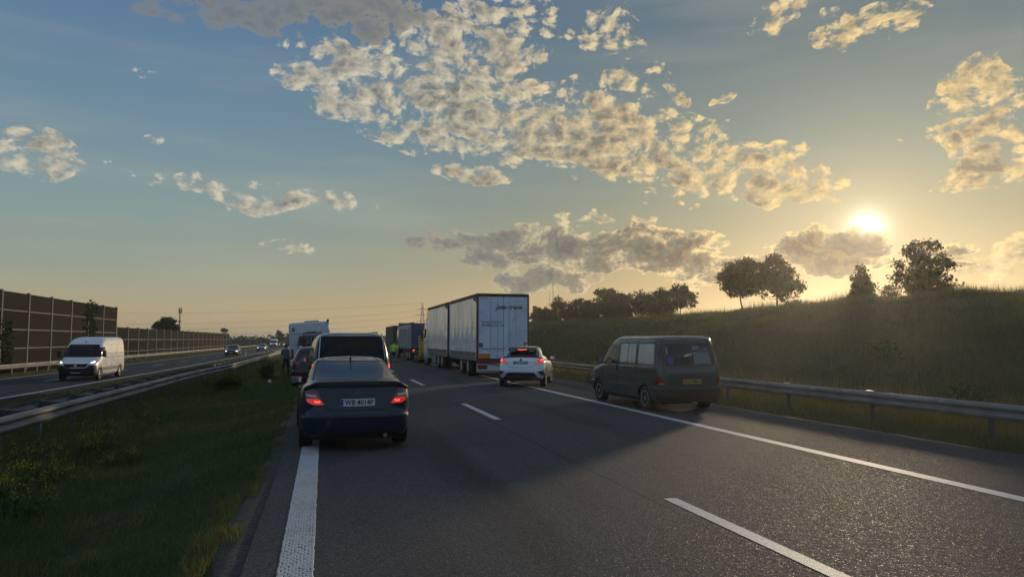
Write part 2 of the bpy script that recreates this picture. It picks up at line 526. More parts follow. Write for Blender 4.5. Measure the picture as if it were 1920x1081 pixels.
def bake(o):
    """replace an object's mesh by its evaluated one and drop the modifiers"""
    dg = bpy.context.evaluated_depsgraph_get(); dg.update()
    me = bpy.data.meshes.new_from_object(o.evaluated_get(dg))
    o.modifiers.clear(); old = o.data; o.data = me
    return o


def text_mesh(txt, size, depth=0.003, shear=0.0, bold=0.0, width=None, font_space=1.0):
    cu = bpy.data.curves.new('lettering', 'FONT'); cu.body = txt; cu.size = size; cu.extrude = depth; cu.shear = shear
    cu.offset = bold; cu.align_x = 'CENTER'; cu.align_y = 'CENTER'; cu.space_character = font_space; cu.resolution_u = 3
    o = bpy.data.objects.new('lettering', cu); COL.objects.link(o)
    dg = bpy.context.evaluated_depsgraph_get(); dg.update()
    me = bpy.data.meshes.new_from_object(o.evaluated_get(dg))
    bpy.data.objects.remove(o)
    if width:
        xs = np.empty(len(me.vertices) * 3, np.float32); me.vertices.foreach_get('co', xs); xs = xs.reshape(-1, 3)
        w = xs[:, 0].max() - xs[:, 0].min(); xs[:, 0] = (xs[:, 0] - (xs[:, 0].max() + xs[:, 0].min()) / 2) * width / w
        me.vertices.foreach_set('co', xs.ravel())
    me.materials.clear()
    return me


def lettering(txt, size, m, parent, loc, facing='rear', name='lettering', **kw):
    me = text_mesh(txt, size, **kw); me.materials.append(MT[m])
    o = link(bpy.data.objects.new(name, me), parent); o.location = loc
    o.rotation_euler = {'rear': (R(90), 0, 0), 'front': (R(90), 0, R(180)), 'left': (R(90), 0, R(-90)), 'right': (R(90), 0, R(90))}[facing]
    return o


# ------------------------------------------------------------------ lofted bodies
def pchip(x, y, xi):
    x, y = np.asarray(x, float), np.asarray(y, float)
    h = np.diff(x); d = np.diff(y, axis=0) / h[:, None]
    m = np.zeros_like(y); n = len(x)
    if n == 2: m[:] = d[0]
    else:
        for k in range(1, n - 1):
            ok = d[k - 1] * d[k] > 0
            w1, w2 = 2 * h[k] + h[k - 1], h[k] + 2 * h[k - 1]
            with np.errstate(divide='ignore', invalid='ignore'):
                v = (w1 + w2) / (w1 / d[k - 1] + w2 / d[k])
            m[k] = np.where(ok, v, 0)
        m[0], m[-1] = d[0], d[-1]
    i = np.clip(np.searchsorted(x, xi) - 1, 0, n - 2); t = ((xi - x[i]) / h[i])[:, None]
    hh = h[i][:, None]
    return (2 * t**3 - 3 * t**2 + 1) * y[i] + (t**3 - 2 * t**2 + t) * hh * m[i] + (-2 * t**3 + 3 * t**2) * y[i + 1] + (t**3 - t**2) * hh * m[i + 1]


def plan_ring(yr, yf, w, nr, nf, n):
    t = np.linspace(0, math.pi / 2, 300)
    ln = yf - yr; dr, df = min(ln / 2, 3.6 / nr), min(ln / 2, 3.6 / nf)
    nr, nf = min(nr, 5.0), min(nf, 5.0)
    xr, yy = w * np.sin(t) ** (2 / nr), yr + dr - dr * np.cos(t) ** (2 / nr)       # rear centre -> side
    xf, yg = w * np.sin(t[::-1]) ** (2 / nf), yf - df + df * np.cos(t[::-1]) ** (2 / nf)
    x, y = np.concatenate([xr, xf]), np.concatenate([yy, yg])
    q = (y - (yr + yf) / 2) / max(ln / 2, 1e-4)
    x = x * (1 - 0.022 * q * q * (0.4 if nr >= 5 else 1.0))
    s = np.concatenate([[0], np.cumsum(np.hypot(np.diff(x), np.diff(y)) + 1e-9)])
    # more points where the corners turn
    dense = np.interp(s, s, 1.0 + 2.0 * (np.minimum(y - yr, yf - y) < 0.5))
    c = np.concatenate([[0], np.cumsum((dense[1:] + dense[:-1]) / 2 * np.diff(s))])
    k = np.linspace(0, c[-1], n // 2 + 1)
    x, y = np.interp(k, c, x), np.interp(k, c, y)
    x[0] = x[-1] = 0
    return np.concatenate([x, -x[-2:0:-1]]), np.concatenate([y, y[-2:0:-1]])


def body_mesh(name, levels, m, n=112, step=0.035, crease=()):
    """levels bottom to top: (z at rear, z at front, y rear, y front, half width, rear squareness, front squareness)"""
    L = np.array(levels, float)
    cuts = [0] + [c for c in crease] + [len(L) - 1]
    rows = []
    for a, b in zip(cuts[:-1], cuts[1:]):
        seg = L[a:b + 1]
        d = np.abs(np.diff(seg[:, [0, 2, 4]], axis=0)).max(axis=1) + np.abs(np.diff(seg[:, [1, 3]], axis=0)).max(axis=1) * 0.3 + 1e-3
        x = np.concatenate([[0], np.cumsum(d)])
        xi = np.linspace(0, x[-1], max(3, int(x[-1] / step) + 1))
        r = pchip(x, seg, xi)
        rows += list(r if a == 0 else r[1:])
    V, F = [], []
    for (zr, zf, yr, yf, w, nr, nf) in rows:
        x, y = plan_ring(yr, yf, max(w, 0.005), nr, nf, n)
        t = np.clip((y - yr) / max(yf - yr, 1e-6), 0, 1)
        V += list(zip(x, y, zr + (zf - zr) * t))
    k = len(rows)
    for i in range(k - 1):
        for j in range(n):
            F.append((i * n + j, i * n + (j + 1) % n, (i + 1) * n + (j + 1) % n, (i + 1) * n + j))
    F += [tuple(range(n - 1, -1, -1)), tuple((k - 1) * n + j for j in range(n))]
    return mesh_np(name, V, F, (m,), True, 38)


def inside(p, poly):
    x, y = p; c = False; n = len(poly)
    for i in range(n):
        (x0, y0), (x1, y1) = poly[i], poly[i - 1]
        if (y0 > y) != (y1 > y) and x < (x1 - x0) * (y - y0) / (y1 - y0) + x0: c = not c
    return c


def rounded(poly, r, k=4):
    out = []; n = len(poly)
    for i in range(n):
        p0, p1, p2 = Vector(poly[i - 1]), Vector(poly[i]), Vector(poly[(i + 1) % n])
        a, b = (p0 - p1), (p2 - p1)
        q = min(r, a.length * 0.45, b.length * 0.45)
        A, B = p1 + a.normalized() * q, p1 + b.normalized() * q
        for j in range(k + 1):
            t = j / k; out.append(tuple((1 - t) ** 2 * A + 2 * t * (1 - t) * p1 + t * t * B))
    return out


class Body:
    """a vehicle shell on which flush panels (glass, lamps, trim) are laid"""
    def __init__(s, root, me, name='body'):
        s.root = root; s.obj = link(bpy.data.objects.new(name, me), root)
        V = [v.co.copy() for v in me.vertices]; F = [tuple(p.vertices) for p in me.polygons]
        s.tree = BVHTree.FromPolygons(V, F); s.me = me
        s.vn = [v.normal.copy() for v in me.vertices]; s.F = F; s.V = V
    def hit(s, a, b, view):
        o, d = {'rear': (Vector((a, -9, b)), Vector((0, 1, 0))), 'front': (Vector((a, 30, b)), Vector((0, -1, 0))),
                'left': (Vector((-9, a, b)), Vector((1, 0, 0))), 'right': (Vector((9, a, b)), Vector((-1, 0, 0))),
                'top': (Vector((a, b, 9)), Vector((0, 0, -1)))}[view]
        h = s.tree.ray_cast(o, d)
        if h[0] is None:
            q = {'rear': Vector((a, 0, b)), 'front': Vector((a, 4, b)), 'left': Vector((-1, a, b)), 'right': Vector((1, a, b)), 'top': Vector((a, b, 1))}[view]
            h = s.tree.find_nearest(q)
        f = s.F[h[2]]; w = []; N = Vector((0, 0, 0))
        for i in f:
            N += s.vn[i] / max((s.V[i] - h[0]).length, 1e-4)
        N.normalize()
        if N.dot(-d) < 0 and view != 'nearest': N = N if N.dot(h[1]) > 0 else h[1]
        return h[0], N
    def cut(s, cyls, m='gap'):
        """wheel arches: (y, z, r, x0, x1)"""
        for (y, z, r, x0, x1) in cyls:
            mb = MB(); mb.lathe([(x0, r), (x1, r)], 'x', 36, (0, y, z))
            c = mb.build('cutter', m); c.parent = s.root
            md = s.obj.modifiers.new('b', 'BOOLEAN'); md.operation = 'DIFFERENCE'; md.object = c; md.solver = 'EXACT'; md.material_mode = 'TRANSFER'
            bake(s.obj); bpy.data.objects.remove(c)
        s.obj.data.set_sharp_from_angle(angle=R(38))
    def patch(s, name, poly, view, m, off=0.004, res=0.05, parent=None, r=0.0, depth=0.02, mirror=False, label=None):
        if r: poly = rounded(poly, r)
        outs = []
        for sg in ((1, -1) if mirror else (1,)):
            P = [(p[0] * sg, p[1]) for p in poly] if view in ('rear', 'front', 'top') else poly
            vw = view
            if view in ('left', 'right') and sg == -1: vw = 'right' if view == 'left' else 'left'
            D = []
            for i in range(len(P)):
                a, b = Vector(P[i]), Vector(P[(i + 1) % len(P)])
                k = max(1, int((b - a).length / res))
                D += [tuple(a.lerp(b, j / k)) for j in range(k)]
            xs, ys = [p[0] for p in D], [p[1] for p in D]; nb = len(D)
            gx = np.arange(min(xs) + res / 2, max(xs), res); gy = np.arange(min(ys) + res / 2, max(ys), res)
            pts = list(D)
            for ix, x in enumerate(gx):
                for y in gy:
                    if inside((x, y), D) and min((x - p[0]) ** 2 + (y - p[1]) ** 2 for p in D) > (res * 0.4) ** 2: pts.append((x, y))
            co, ed, fa, _, _, _ = delaunay_2d_cdt([Vector(p) for p in pts], [(i, (i + 1) % nb) for i in range(nb)], [list(range(nb))], 1, 1e-6)
            V, N = [], []
            for c in co:
                h, nn = s.hit(c.x, c.y, vw); V.append(h + nn * off); N.append((h, nn))
            F = [tuple(f) for f in fa]
            # skirt down into the shell
            cnt = {}
            for f in F:
                for i in range(len(f)):
                    e = (f[i], f[(i + 1) % len(f)]); k_ = tuple(sorted(e)); cnt[k_] = None if k_ in cnt else e
            low = {}
            for e in [e for e in cnt.values() if e]:
                for i in e:
                    if i not in low: low[i] = len(V); V.append(N[i][0] - N[i][1] * depth)
                F.append((e[1], e[0], low[e[0]], low[e[1]]))
            me = mesh_np(name, V, F, (m,), True)
            bm = bmesh.new(); bm.from_mesh(me); bmesh.ops.recalc_face_normals(bm, faces=bm.faces); bm.to_mesh(me); bm.free()
            # keep the outward side outward
            f0 = me.polygons[0]
            if f0.normal.dot(N[me.polygons[0].vertices[0]][1]) < 0: me.flip_normals()
            me.set_sharp_from_angle(angle=R(40))
            o = link(bpy.data.objects.new(name, me), parent or s.root)
            if label: o['label'] = label
            outs.append(o)
        return outs if mirror else outs[0]
    def seam(s, name, pts, view, m='gap', w=0.008, off=0.0025, parent=None, res=0.04, mirror=False):
        outs = []
        for sg in ((1, -1) if mirror else (1,)):
            vw = view; P = pts
            if view in ('rear', 'front', 'top'): P = [(p[0] * sg, p[1]) for p in pts]
            elif sg == -1: vw = 'right' if view == 'left' else 'left'
            D = []
            for a, b in zip(P[:-1], P[1:]):
                a, b = Vector(a), Vector(b); k = max(1, int((b - a).length / res)); D += [a.lerp(b, j / k) for j in range(k)]
            D.append(Vector(P[-1])); V, F = [], []
            for i, p in enumerate(D):
                t = (D[min(i + 1, len(D) - 1)] - D[max(i - 1, 0)]).normalized(); q = Vector((-t.y, t.x)) * w / 2
                for sgn in (1, -1):
                    h, nn = s.hit(p.x + q.x * sgn, p.y + q.y * sgn, vw); V.append(h + nn * off)
                for sgn in (1, -1):
                    V.append(V[-2] - nn * (off + 0.01))
            for i in range(len(D) - 1):
                a, b = 4 * i, 4 * i + 4
                F += [(a, a + 1, b + 1, b), (a + 1, a + 3, b + 3, b + 1), (a, b, b + 2, a + 2)]
            me = mesh_np(name, V, F, (m,), False)
            bm = bmesh.new(); bm.from_mesh(me); bmesh.ops.recalc_face_normals(bm, faces=bm.faces); bm.to_mesh(me); bm.free()
            outs.append(link(bpy.data.objects.new(name, me), parent or s.root))
        return outs if mirror else outs[0]


def wheel(root, x, y, r, w, rim='rim_silver', spokes=5, rr=0.62, side=1, z=None, steer=0, name='wheel'):
    """tyre with its rim as a sub-part; side = +1 when the outer face looks to +x"""
    key = ('wheel', r, w, rim, spokes, rr)
    if key not in WHEELS:
        t = MB()
        h = w / 2; ri = r * rr
        t.lathe([(-h * 0.9, ri), (-h, ri + (r - ri) * 0.35), (-h * 0.97, r * 0.93), (-h * 0.8, r * 0.985), (-h * 0.3, r), (h * 0.3, r), (h * 0.8, r * 0.985), (h * 0.97, r * 0.93), (h, ri + (r - ri) * 0.35), (h * 0.9, ri)], 'x', 40)
        tm = t.mesh('tyre', 'rubber', True, 50)
        m = MB()
        m.lathe([(h * 0.50, ri * 1.0), (h * 0.92, ri * 1.01), (h * 0.94, ri * 0.92), (h * 0.60, ri * 0.86)], 'x', 32) if spokes else m.lathe([(h * 0.92, ri * 1.01), (h * 0.94, ri * 0.90), (h * 0.35, ri * 0.78), (h * 0.30, ri * 0.42), (h * 0.85, ri * 0.38), (h * 0.92, ri * 0.2)], 'x', 32)
        back = MB(); back.lathe([(h * 0.30, ri * 0.95), (h * 0.34, ri * 0.2)], 'x', 24)
        if spokes:
            for k in range(spokes):
                a = 2 * math.pi * k / spokes; d = 0.22 * ri if spokes < 8 else 0.12 * ri
                c, sn = math.cos(a), math.sin(a)
                P = [(0.10 * ri, -d), (0.93 * ri, -d * 0.8), (0.93 * ri, d * 0.8), (0.10 * ri, d)]
                V = [(h * xx, u * c - v * sn, u * sn + v * c) for xx in (0.6, 0.86) for (u, v) in P]
                m.add(V, [(3, 2, 1, 0), (4, 5, 6, 7), (0, 1, 5, 4), (1, 2, 6, 5), (2, 3, 7, 6), (3, 0, 4, 7)])
        m.lathe([(h * 0.5, ri * 0.24), (h * 0.90, ri * 0.22), (h * 0.96, ri * 0.12)], 'x', 16)
        WHEELS[key] = (tm, m.mesh('rim', rim, True, 30), back.mesh('brake_disc', 'dark_metal', True))
    tm, rm, bk = WHEELS[key]
    o = link(bpy.data.objects.new(name, tm), root)
    o.location = (x, y, r if z is None else z)
    o.rotation_euler = (R(random.uniform(0, 70)), 0, R(steer) + (0 if side > 0 else math.pi))
    link(bpy.data.objects.new('rim', rm), o)
    if spokes: link(bpy.data.objects.new('brake_disc', bk), o)
    return o


WHEELS = {}
# ------------------------------------------------------------------ terrain and roads
def vnoise(x, y, sc, seed=0):
    g = np.random.default_rng(seed).random((256, 256))
    u, v = np.asarray(x, float) / sc, np.asarray(y, float) / sc
    i, j = np.floor(u).astype(int), np.floor(v).astype(int)
    fu, fv = u - i, v - j
    fu, fv = fu * fu * (3 - 2 * fu), fv * fv * (3 - 2 * fv)
    q = lambda a, b: g[a % 256, b % 256]
    return (q(i, j) * (1 - fu) + q(i + 1, j) * fu) * (1 - fv) + (q(i, j + 1) * (1 - fu) + q(i + 1, j + 1) * fu) * fv


PX = [-4000, -600, -60, -25, -21, -19, -9.5, -7, -5, -3, -1.6, -0.95, -0.64, -0.5, 0, 10.9, 11.2, 12.4, 14.5, 17, 22, 30, 35, 38, 60, 200, 600, 4000]
PZ = [-7, -4, -2.0, -1.3, -0.9, -0.72, -0.70, -0.56, -0.46, -0.42, -0.25, -0.07, -0.02, -0.05, -0.06, -0.22, -0.19, -0.33, -0.42, -0.05, 1.25, 3.3, 4.15, 4.3, 4.4, 3.6, 1, -6]
ROAD_L, ROAD_R = -0.55, 11.0


def road_z(x): return -0.015 * x


def height(x, y):
    x, y = np.asarray(x, float), np.asarray(y, float)
    z = np.interp(x, PX, PZ)
    far = np.clip((y - 260) / 500, 0, 1); far = far * far * (3 - 2 * far)
    z = np.where(x > 12.4, z * (1 - far) - 0.8 * far, z)
    on = ((x > -0.75) & (x < 11.1)) | ((x > -20) & (x < -9.6))
    amp = np.where(x > 13, np.clip((x - 13) / 6, 0, 1) * 0.62, 0.10)
    amp = np.where((x > -1.1) & (x < -0.75), 0.02, amp)
    nz = (vnoise(x, y, 2.6, 1) - 0.5) * 0.8 + (vnoise(x, y, 0.9, 2) - 0.5) * 0.35 + (vnoise(x, y, 9, 3) - 0.5) * 0.9
    return z + np.where(on, 0, amp * nz)


def ground_sheet():
    xs = [-4000, -2000, -1000, -600, -300, -150, -90, -60, -40, -30, -25, -23, -21, -20, -19.5, -19, -16, -13, -11, -9.5]
    xs += list(np.arange(-9, -1.2, 0.3)) + [-1.1, -0.95, -0.8, -0.64, -0.5, 0, 5, 10.9, 11.2]
    xs += list(np.arange(11.5, 40, 0.6)) + [42, 46, 52, 60, 80, 120, 200, 300, 600, 1200, 2000, 4000]
    ys = [-200, -60, -20, -8, 0, 2] + list(np.arange(3, 30, 0.35)) + list(np.arange(30, 80, 0.9)) + list(np.arange(80, 200, 4)) + [200, 220, 250, 300, 350, 420, 500, 620, 800, 1100, 1600, 2400, 4000, 6000]
    X, Y = np.meshgrid(xs, ys)
    Z = height(X, Y)
    V = np.stack([X, Y, Z], -1).reshape(-1, 3); nx, ny = len(xs), len(ys)
    i = (np.arange(ny - 1)[:, None] * nx + np.arange(nx - 1)[None]).ravel()
    F = np.stack([i, i + 1, i + nx + 1, i + nx], -1)
    m = bpy.data.materials.new('turf'); m.use_nodes = True
    nt = m.node_tree; b = nt.nodes['Principled BSDF']
    ge = nt.nodes.new('ShaderNodeNewGeometry'); p = S(nt, ge.outputs['Position'])
    a = noise(nt, p, 0.7, 6, 0.65); c = noise(nt, p, 9.0, 5, 0.7); d = noise(nt, p, 0.12, 3)
    col = mixc(nt, a.smooth(0.35, 0.65), (0.034, 0.046, 0.022), (0.058, 0.070, 0.034))
    col = mixc(nt, c.smooth(0.45, 0.8) * 0.7, col, (0.070, 0.062, 0.030))
    col = mixc(nt, d.smooth(0.45, 0.7) * 0.4, col, (0.055, 0.050, 0.026))
    nt.links.new(col.k, b.inputs['Base Color']); b.inputs['Roughness'].default_value = 0.95; b.inputs['Specular IOR Level'].default_value = 0.1
    bn = nt.nodes.new('ShaderNodeBump'); bn.inputs['Strength'].default_value = 0.8; bn.inputs['Distance'].default_value = 0.06
    nt.links.new(noise(nt, p, 14, 5, 0.7).k, bn.inputs['Height']); nt.links.new(bn.outputs[0], b.inputs['Normal'])
    MT['turf'] = m
    o = link(bpy.data.objects.new('ground', mesh_np('ground', V, F, (m,), True)))
    return tag(o, 'dark rough turf and soil of the verges, median and embankment', None, kind='structure')


def asphalt_mat(name, base, tint):
    m = bpy.data.materials.new(name); m.use_nodes = True
    nt = m.node_tree; b = nt.nodes['Principled BSDF']
    ge = nt.nodes.new('ShaderNodeNewGeometry'); p = S(nt, ge.outputs['Position'])
    x, y, z = sep(nt, p.k)
    grain = noise(nt, p, 95, 3, 0.7); mid = noise(nt, p, 22, 4, 0.6); big = noise(nt, comb(nt, x * 1.2, y * 0.16, 0.0), 1.0, 4, 0.55)
    v = nt.nodes.new('ShaderNodeTexVoronoi'); nt.links.new(p.k, v.inputs['Vector']); v.inputs['Scale'].default_value = 85
    vr, vg, vb = sep(nt, v.outputs['Color'])
    stone = vr.smooth(0.55, 1.0)
    c = mixc(nt, grain.smooth(0.35, 0.68), tuple(k * 0.40 for k in base), tuple(k * 1.35 for k in base))
    c = mixc(nt, stone * 0.55, c, tint)
    c = mixc(nt, big.smooth(0.35, 0.7) * 0.35, c, tuple(k * 0.55 for k in base))
    # wheel tracks, oil down the lane centres and the joint between the two laid strips
    lane = ((x + 0.05) * (2 * math.pi / 3.75))._m('COSINE')
    c = mixc(nt, lane.smooth(0.55, 1.0) * big.smooth(0.3, 0.75) * 0.0 + (lane * -1.0).smooth(0.72, 1.0) * big.smooth(0.30, 0.7) * 0.55, c, tuple(k * 0.45 for k in base))
    jt = ((x - 3.50) + (noise(nt, comb(nt, 0.0, y * 0.7, 0.0), 1.0, 3) - 0.5) * 0.03).abs().smooth(0.006, 0.02, 1.0, 0.0)
    c = mixc(nt, jt * 0.7, c, tuple(k * 0.25 for k in base))
    stn = noise(nt, comb(nt, x * 1.4, y * 0.9, 4.0), 1.0, 5, 0.6)
    c = mixc(nt, stn.smooth(0.62, 0.74) * 0.35, c, tuple(k * 0.5 for k in base))
    nt.links.new(c.k, b.inputs['Base Color'])
    nt.links.new((mid.smooth(0.3, 0.7, 0.68, 0.84) - vg.smooth(0.90, 0.97) * 0.22).k, b.inputs['Roughness'])
    chip = vg.smooth(0.90, 0.97) * big.smooth(0.35, 0.65, 0.35, 1.0)
    nt.links.new((chip * 0.16 + 0.05).k, b.inputs['Specular IOR Level'])
    bn = nt.nodes.new('ShaderNodeBump'); bn.inputs['Strength'].default_value = 0.85; bn.inputs['Distance'].default_value = 0.008
    h = S(nt, v.outputs['Distance']) * -1.0 + grain * 0.6
    nt.links.new(h.k, bn.inputs['Height']); nt.links.new(bn.outputs[0], b.inputs['Normal'])
    MT[name] = m
    return m


asphalt_mat('asphalt', (0.080, 0.081, 0.084), (0.21, 0.20, 0.185))
asphalt_mat('asphalt_shoulder', (0.068, 0.069, 0.071), (0.17, 0.165, 0.155))
asphalt_mat('asphalt_far', (0.060, 0.064, 0.072), (0.13, 0.13, 0.13))


def paint_mat():
    m = bpy.data.materials.new('road_paint'); m.use_nodes = True
    nt = m.node_tree; b = nt.nodes['Principled BSDF']
    ge = nt.nodes.new('ShaderNodeNewGeometry'); p = S(nt, ge.outputs['Position'])
    w = noise(nt, p, 60, 5, 0.75); g = noise(nt, p, 1.4, 4, 0.6)
    c = mixc(nt, w.smooth(0.52, 0.70) * 0.85, (0.56, 0.56, 0.54), (0.16, 0.155, 0.145))
    c = mixc(nt, g.smooth(0.45, 0.75) * 0.45, c, (0.27, 0.26, 0.24))
    ch = noise(nt, p, 17, 5, 0.7)
    c = mixc(nt, ch.smooth(0.60, 0.66) * 0.8, c, (0.10, 0.10, 0.10))
    nt.links.new(c.k, b.inputs['Base Color']); b.inputs['Roughness'].default_value = 0.6
    bn = nt.nodes.new('ShaderNodeBump'); bn.inputs['Strength'].default_value = 0.5; bn.inputs['Distance'].default_value = 0.005
    nt.links.new(noise(nt, p, 120, 3, 0.7).k, bn.inputs['Height']); nt.links.new(bn.outputs[0], b.inputs['Normal'])
    MT['road_paint'] = m


paint_mat()


def strip(name, xa, xb, ys, zf, m, parent=None, thick=0.0):
    """a sheet between two side lines xa(y), xb(y)"""
    fa = xa if callable(xa) else (lambda y: xa); fb = xb if callable(xb) else (lambda y: xb)
    V, F = [], []
    for y in ys:
        V += [(fa(y), y, zf(fa(y))), (fb(y), y, zf(fb(y)))]
    n = len(ys)
    for i in range(n - 1): F.append((2 * i, 2 * i + 1, 2 * i + 3, 2 * i + 2))
    if thick:
        o = len(V)
        V += [(x, y, z - thick) for x, y, z in V]
        for i in range(n - 1):
            a, c = 2 * i, 2 * i + 1
            F += [(a, a + 2, o + a + 2, o + a), (c + 2, c, o + c, o + c + 2)]
        F += [(1, 0, o, o + 1)]
    return link(bpy.data.objects.new(name, mesh_np(name, V, F, (m,))), parent)


ground = ground_sheet()
YS = [-20, 0, 10, 20, 30, 40, 60, 80, 120, 200, 400, 1600]
carriageway = strip('road', ROAD_L, 7.62, YS, road_z, 'asphalt', thick=0.12)
tag(carriageway, 'dark asphalt carriageway with the stopped traffic', None, kind='structure')
shoulder = strip('road_shoulder', 7.62, ROAD_R, YS, road_z, 'asphalt_shoulder', thick=0.12)
tag(shoulder, 'dark asphalt hard shoulder beside the guard rail', None, kind='structure')
# a worn strip where the turf meets the asphalt edge
reg('gravel_edge', (0.055, 0.050, 0.042), 0.95, var=0.5, vscale=22, bump=0.8, bscale=45)
rag = lambda y: -0.66 - 0.16 * float(vnoise(y, 3.0, 0.8, 5)) - 0.16 * float(vnoise(y, 9.0, 2.7, 6))
V, F = [], []
gy = list(np.arange(-2, 45, 0.12))
for y in gy:
    a = rag(y)
    for t in np.linspace(0, 1, 7):
        xx = a + (-0.54 - a) * t; V.append((xx, y, max(float(height(xx, y)) + 0.012, -0.02 - 0.9 * max(0, -0.62 - xx)) if t > 0 else float(height(xx, y)) - 0.02))
for i in range(len(gy) - 1):
    for j in range(6): k = i * 7 + j; F.append((k, k + 1, k + 8, k + 7))
tag(link(bpy.data.objects.new('gravel', mesh_np('gravel', V, F, ('gravel_edge',), True))), 'worn sandy strip along the edge of the asphalt', None, kind='stuff')

PZ_ = lambda x: road_z(x) + 0.004
edge = strip('edge_line', 7.62, 7.86, YS, PZ_, 'road_paint', carriageway)
for k in range(24):
    y0 = 3.3 + 12.05 * k
    strip('lane_dash', 3.66, 3.82, list(np.linspace(y0, y0 + 4.0, 3)), PZ_, 'road_paint', carriageway)
# profiled left edge line: rows of raised paint bars laid like bricks
bars = MB(); w_, xl = 0.26, -0.30
y = 1.5; k = 0
while y < 24:
    n_ = 5; bw = w_ / n_
    for j in range(n_ + (k % 2)):
        x0 = xl + (j - 0.5 * (k % 2)) * bw; x1 = x0 + bw * 0.93
        x0, x1 = max(x0, xl), min(x1, xl + w_)
        if x1 - x0 < 0.012: continue
        jx, jy = random.uniform(-.004, .004), random.uniform(-.004, .004)
        z = road_z(x0)
        a, b_ = y + jy, y + jy + 0.034 + random.uniform(-.004, .003)
        x0 += jx; x1 += jx
        c = 0.006
        Vv = [(x0, a, z), (x1, a, z), (x1, b_, z), (x0, b_, z), (x0 + c, a + c, z + .007), (x1 - c, a + c, z + .007), (x1 - c, b_ - c, z + .007), (x0 + c, b_ - c, z + .007)]
        bars.add(Vv, [(4, 5, 6, 7), (0, 1, 5, 4), (1, 2, 6, 5), (2, 3, 7, 6), (3, 0, 4, 7)])
    y += 0.043; k += 1
tag(bars.build('edge_line_bars', 'road_paint', carriageway), kind='stuff')
strip('edge_line', xl, xl + w_, [24, 40, 80, 200, 600], PZ_, 'road_paint', carriageway)

# opposite carriageway, a little lower
OZ = -0.65
sh = lambda y: -3.6 * math.exp(-max(y, 0) / 45)
YO = [0, 6, 12, 18, 24, 30, 36, 42, 50, 60, 70, 85, 100, 130, 170, 240, 400, 1600]
zo = lambda x: OZ
opp = strip('road', lambda y: -17.75 + sh(y), lambda y: -10.35 + sh(y), YO, zo, 'asphalt_far', thick=0.1)
tag(opp, 'opposite asphalt carriageway with oncoming traffic', None, kind='structure')
zp = lambda x: OZ + 0.004
strip('edge_line', lambda y: -10.86 + sh(y), lambda y: -10.64 + sh(y), YO, zp, 'road_paint', opp)
strip('edge_line', lambda y: -17.36 + sh(y), lambda y: -17.16 + sh(y), YO, zp, 'road_paint', opp)
for k in range(14):
    y0 = 10 + 12 * k
    strip('lane_dash', lambda y: -14.07 + sh(y), lambda y: -13.93 + sh(y), [y0, y0 + 2, y0 + 4], zp, 'road_paint', opp)


# ------------------------------------------------------------------ grass
def blades(x, y, h, w, lean, mats, name, label, tri=False, seed=0, parts=2):
    g = np.random.default_rng(seed)
    n = len(x); z = height(x, y) - 0.01
    th = g.random(n) * 2 * np.pi; ph = g.random(n) * 2 * np.pi
    cx, sx = np.cos(th) * w / 2, np.sin(th) * w / 2
    lx, ly = np.cos(ph) * lean * h, np.sin(ph) * lean * h
    B = np.stack([x, y, z], -1)
    D = np.stack([cx, sx, np.zeros(n)], -1)
    T = B + np.stack([lx, ly, h * np.sqrt(np.clip(1 - lean ** 2 * 0.6, 0.2, 1))], -1)
    r = g.random(n) * 0.40 + vnoise(x, y, 1.7, 8) * 0.30 + vnoise(x, y * 0.5, 7.0, 18) * 0.30
    if tri:
        V = np.stack([B - D, B + D, T], 1).reshape(-1, 3); i = np.arange(n) * 3
        F = np.stack([i, i + 1, i + 2], -1); k = 3
    else:
        Mi = B + np.stack([lx * 0.32, ly * 0.32, h * 0.58], -1)
        V = np.stack([B - D, B + D, Mi - D * 0.75, Mi + D * 0.75, T], 1).reshape(-1, 3); i = np.arange(n) * 5
        F = np.concatenate([np.stack(a, -1) for a in ((i, i + 1, i + 2), (i + 1, i + 3, i + 2), (i + 2, i + 3, i + 4))]); k = 5
    me = mesh_np(name, V, F, mats, False, rnd=np.repeat(r, k))
    o = link(bpy.data.objects.new(name, me))
    return tag(o, label, None, kind='stuff')


def spread(n, x0, x1, y0, y1, p, seed):
    """points whose density falls with distance like y**-p"""
    g = np.random.default_rng(seed); u = g.random(n)
    q = 1 - p
    y = (y0 ** q + u * (y1 ** q - y0 ** q)) ** (1 / q) if abs(q) > 1e-6 else y0 * (y1 / y0) ** u
    return x0 + (x1 - x0) * g.random(n), y


# median, near half
x, y = spread(330000, -9.3, -0.66, 4.2, 75, 1.35, 21)
keep = (x > -0.46 * y - 1.6) & ~((x > -0.82) & (vnoise(x, y, 0.35, 12) < 0.5)) & ~((x > -6.6) & (x < -5.0) & (y < 4))
x, y = x[keep], y[keep]
cl = vnoise(x, y, 0.45, 31) * vnoise(x, y, 1.4, 32)
tall = np.clip((-2.6 - x) / 2.2, 0, 1) * (0.5 + vnoise(x, y, 1.1, 33))
track = np.exp(-((x + 2.25 + 0.2 * np.sin(y * .4)) / 0.16) ** 2) + np.exp(-((x + 3.75) / 0.14) ** 2)
g_ = np.random.default_rng(5)
h = (0.035 + 0.16 * cl + 0.20 * tall + 0.03 * g_.random(len(x))) * (1 - 0.6 * np.clip(track, 0, 1))
h = h * np.where(g_.random(len(x)) < 0.05, 1.8, 1.0)
w = 0.0045 * np.clip(y / 7, 1, 9)
dry = (g_.random(len(x)) < 0.10 + 0.25 * (vnoise(x, y, 2.2, 35) > 0.68))
blades(x[~dry], y[~dry], h[~dry], w[~dry], 0.25 + 0.5 * g_.random((~dry).sum()), ('blade_green',), 'grass', 'short green grass of the median strip', seed=3)
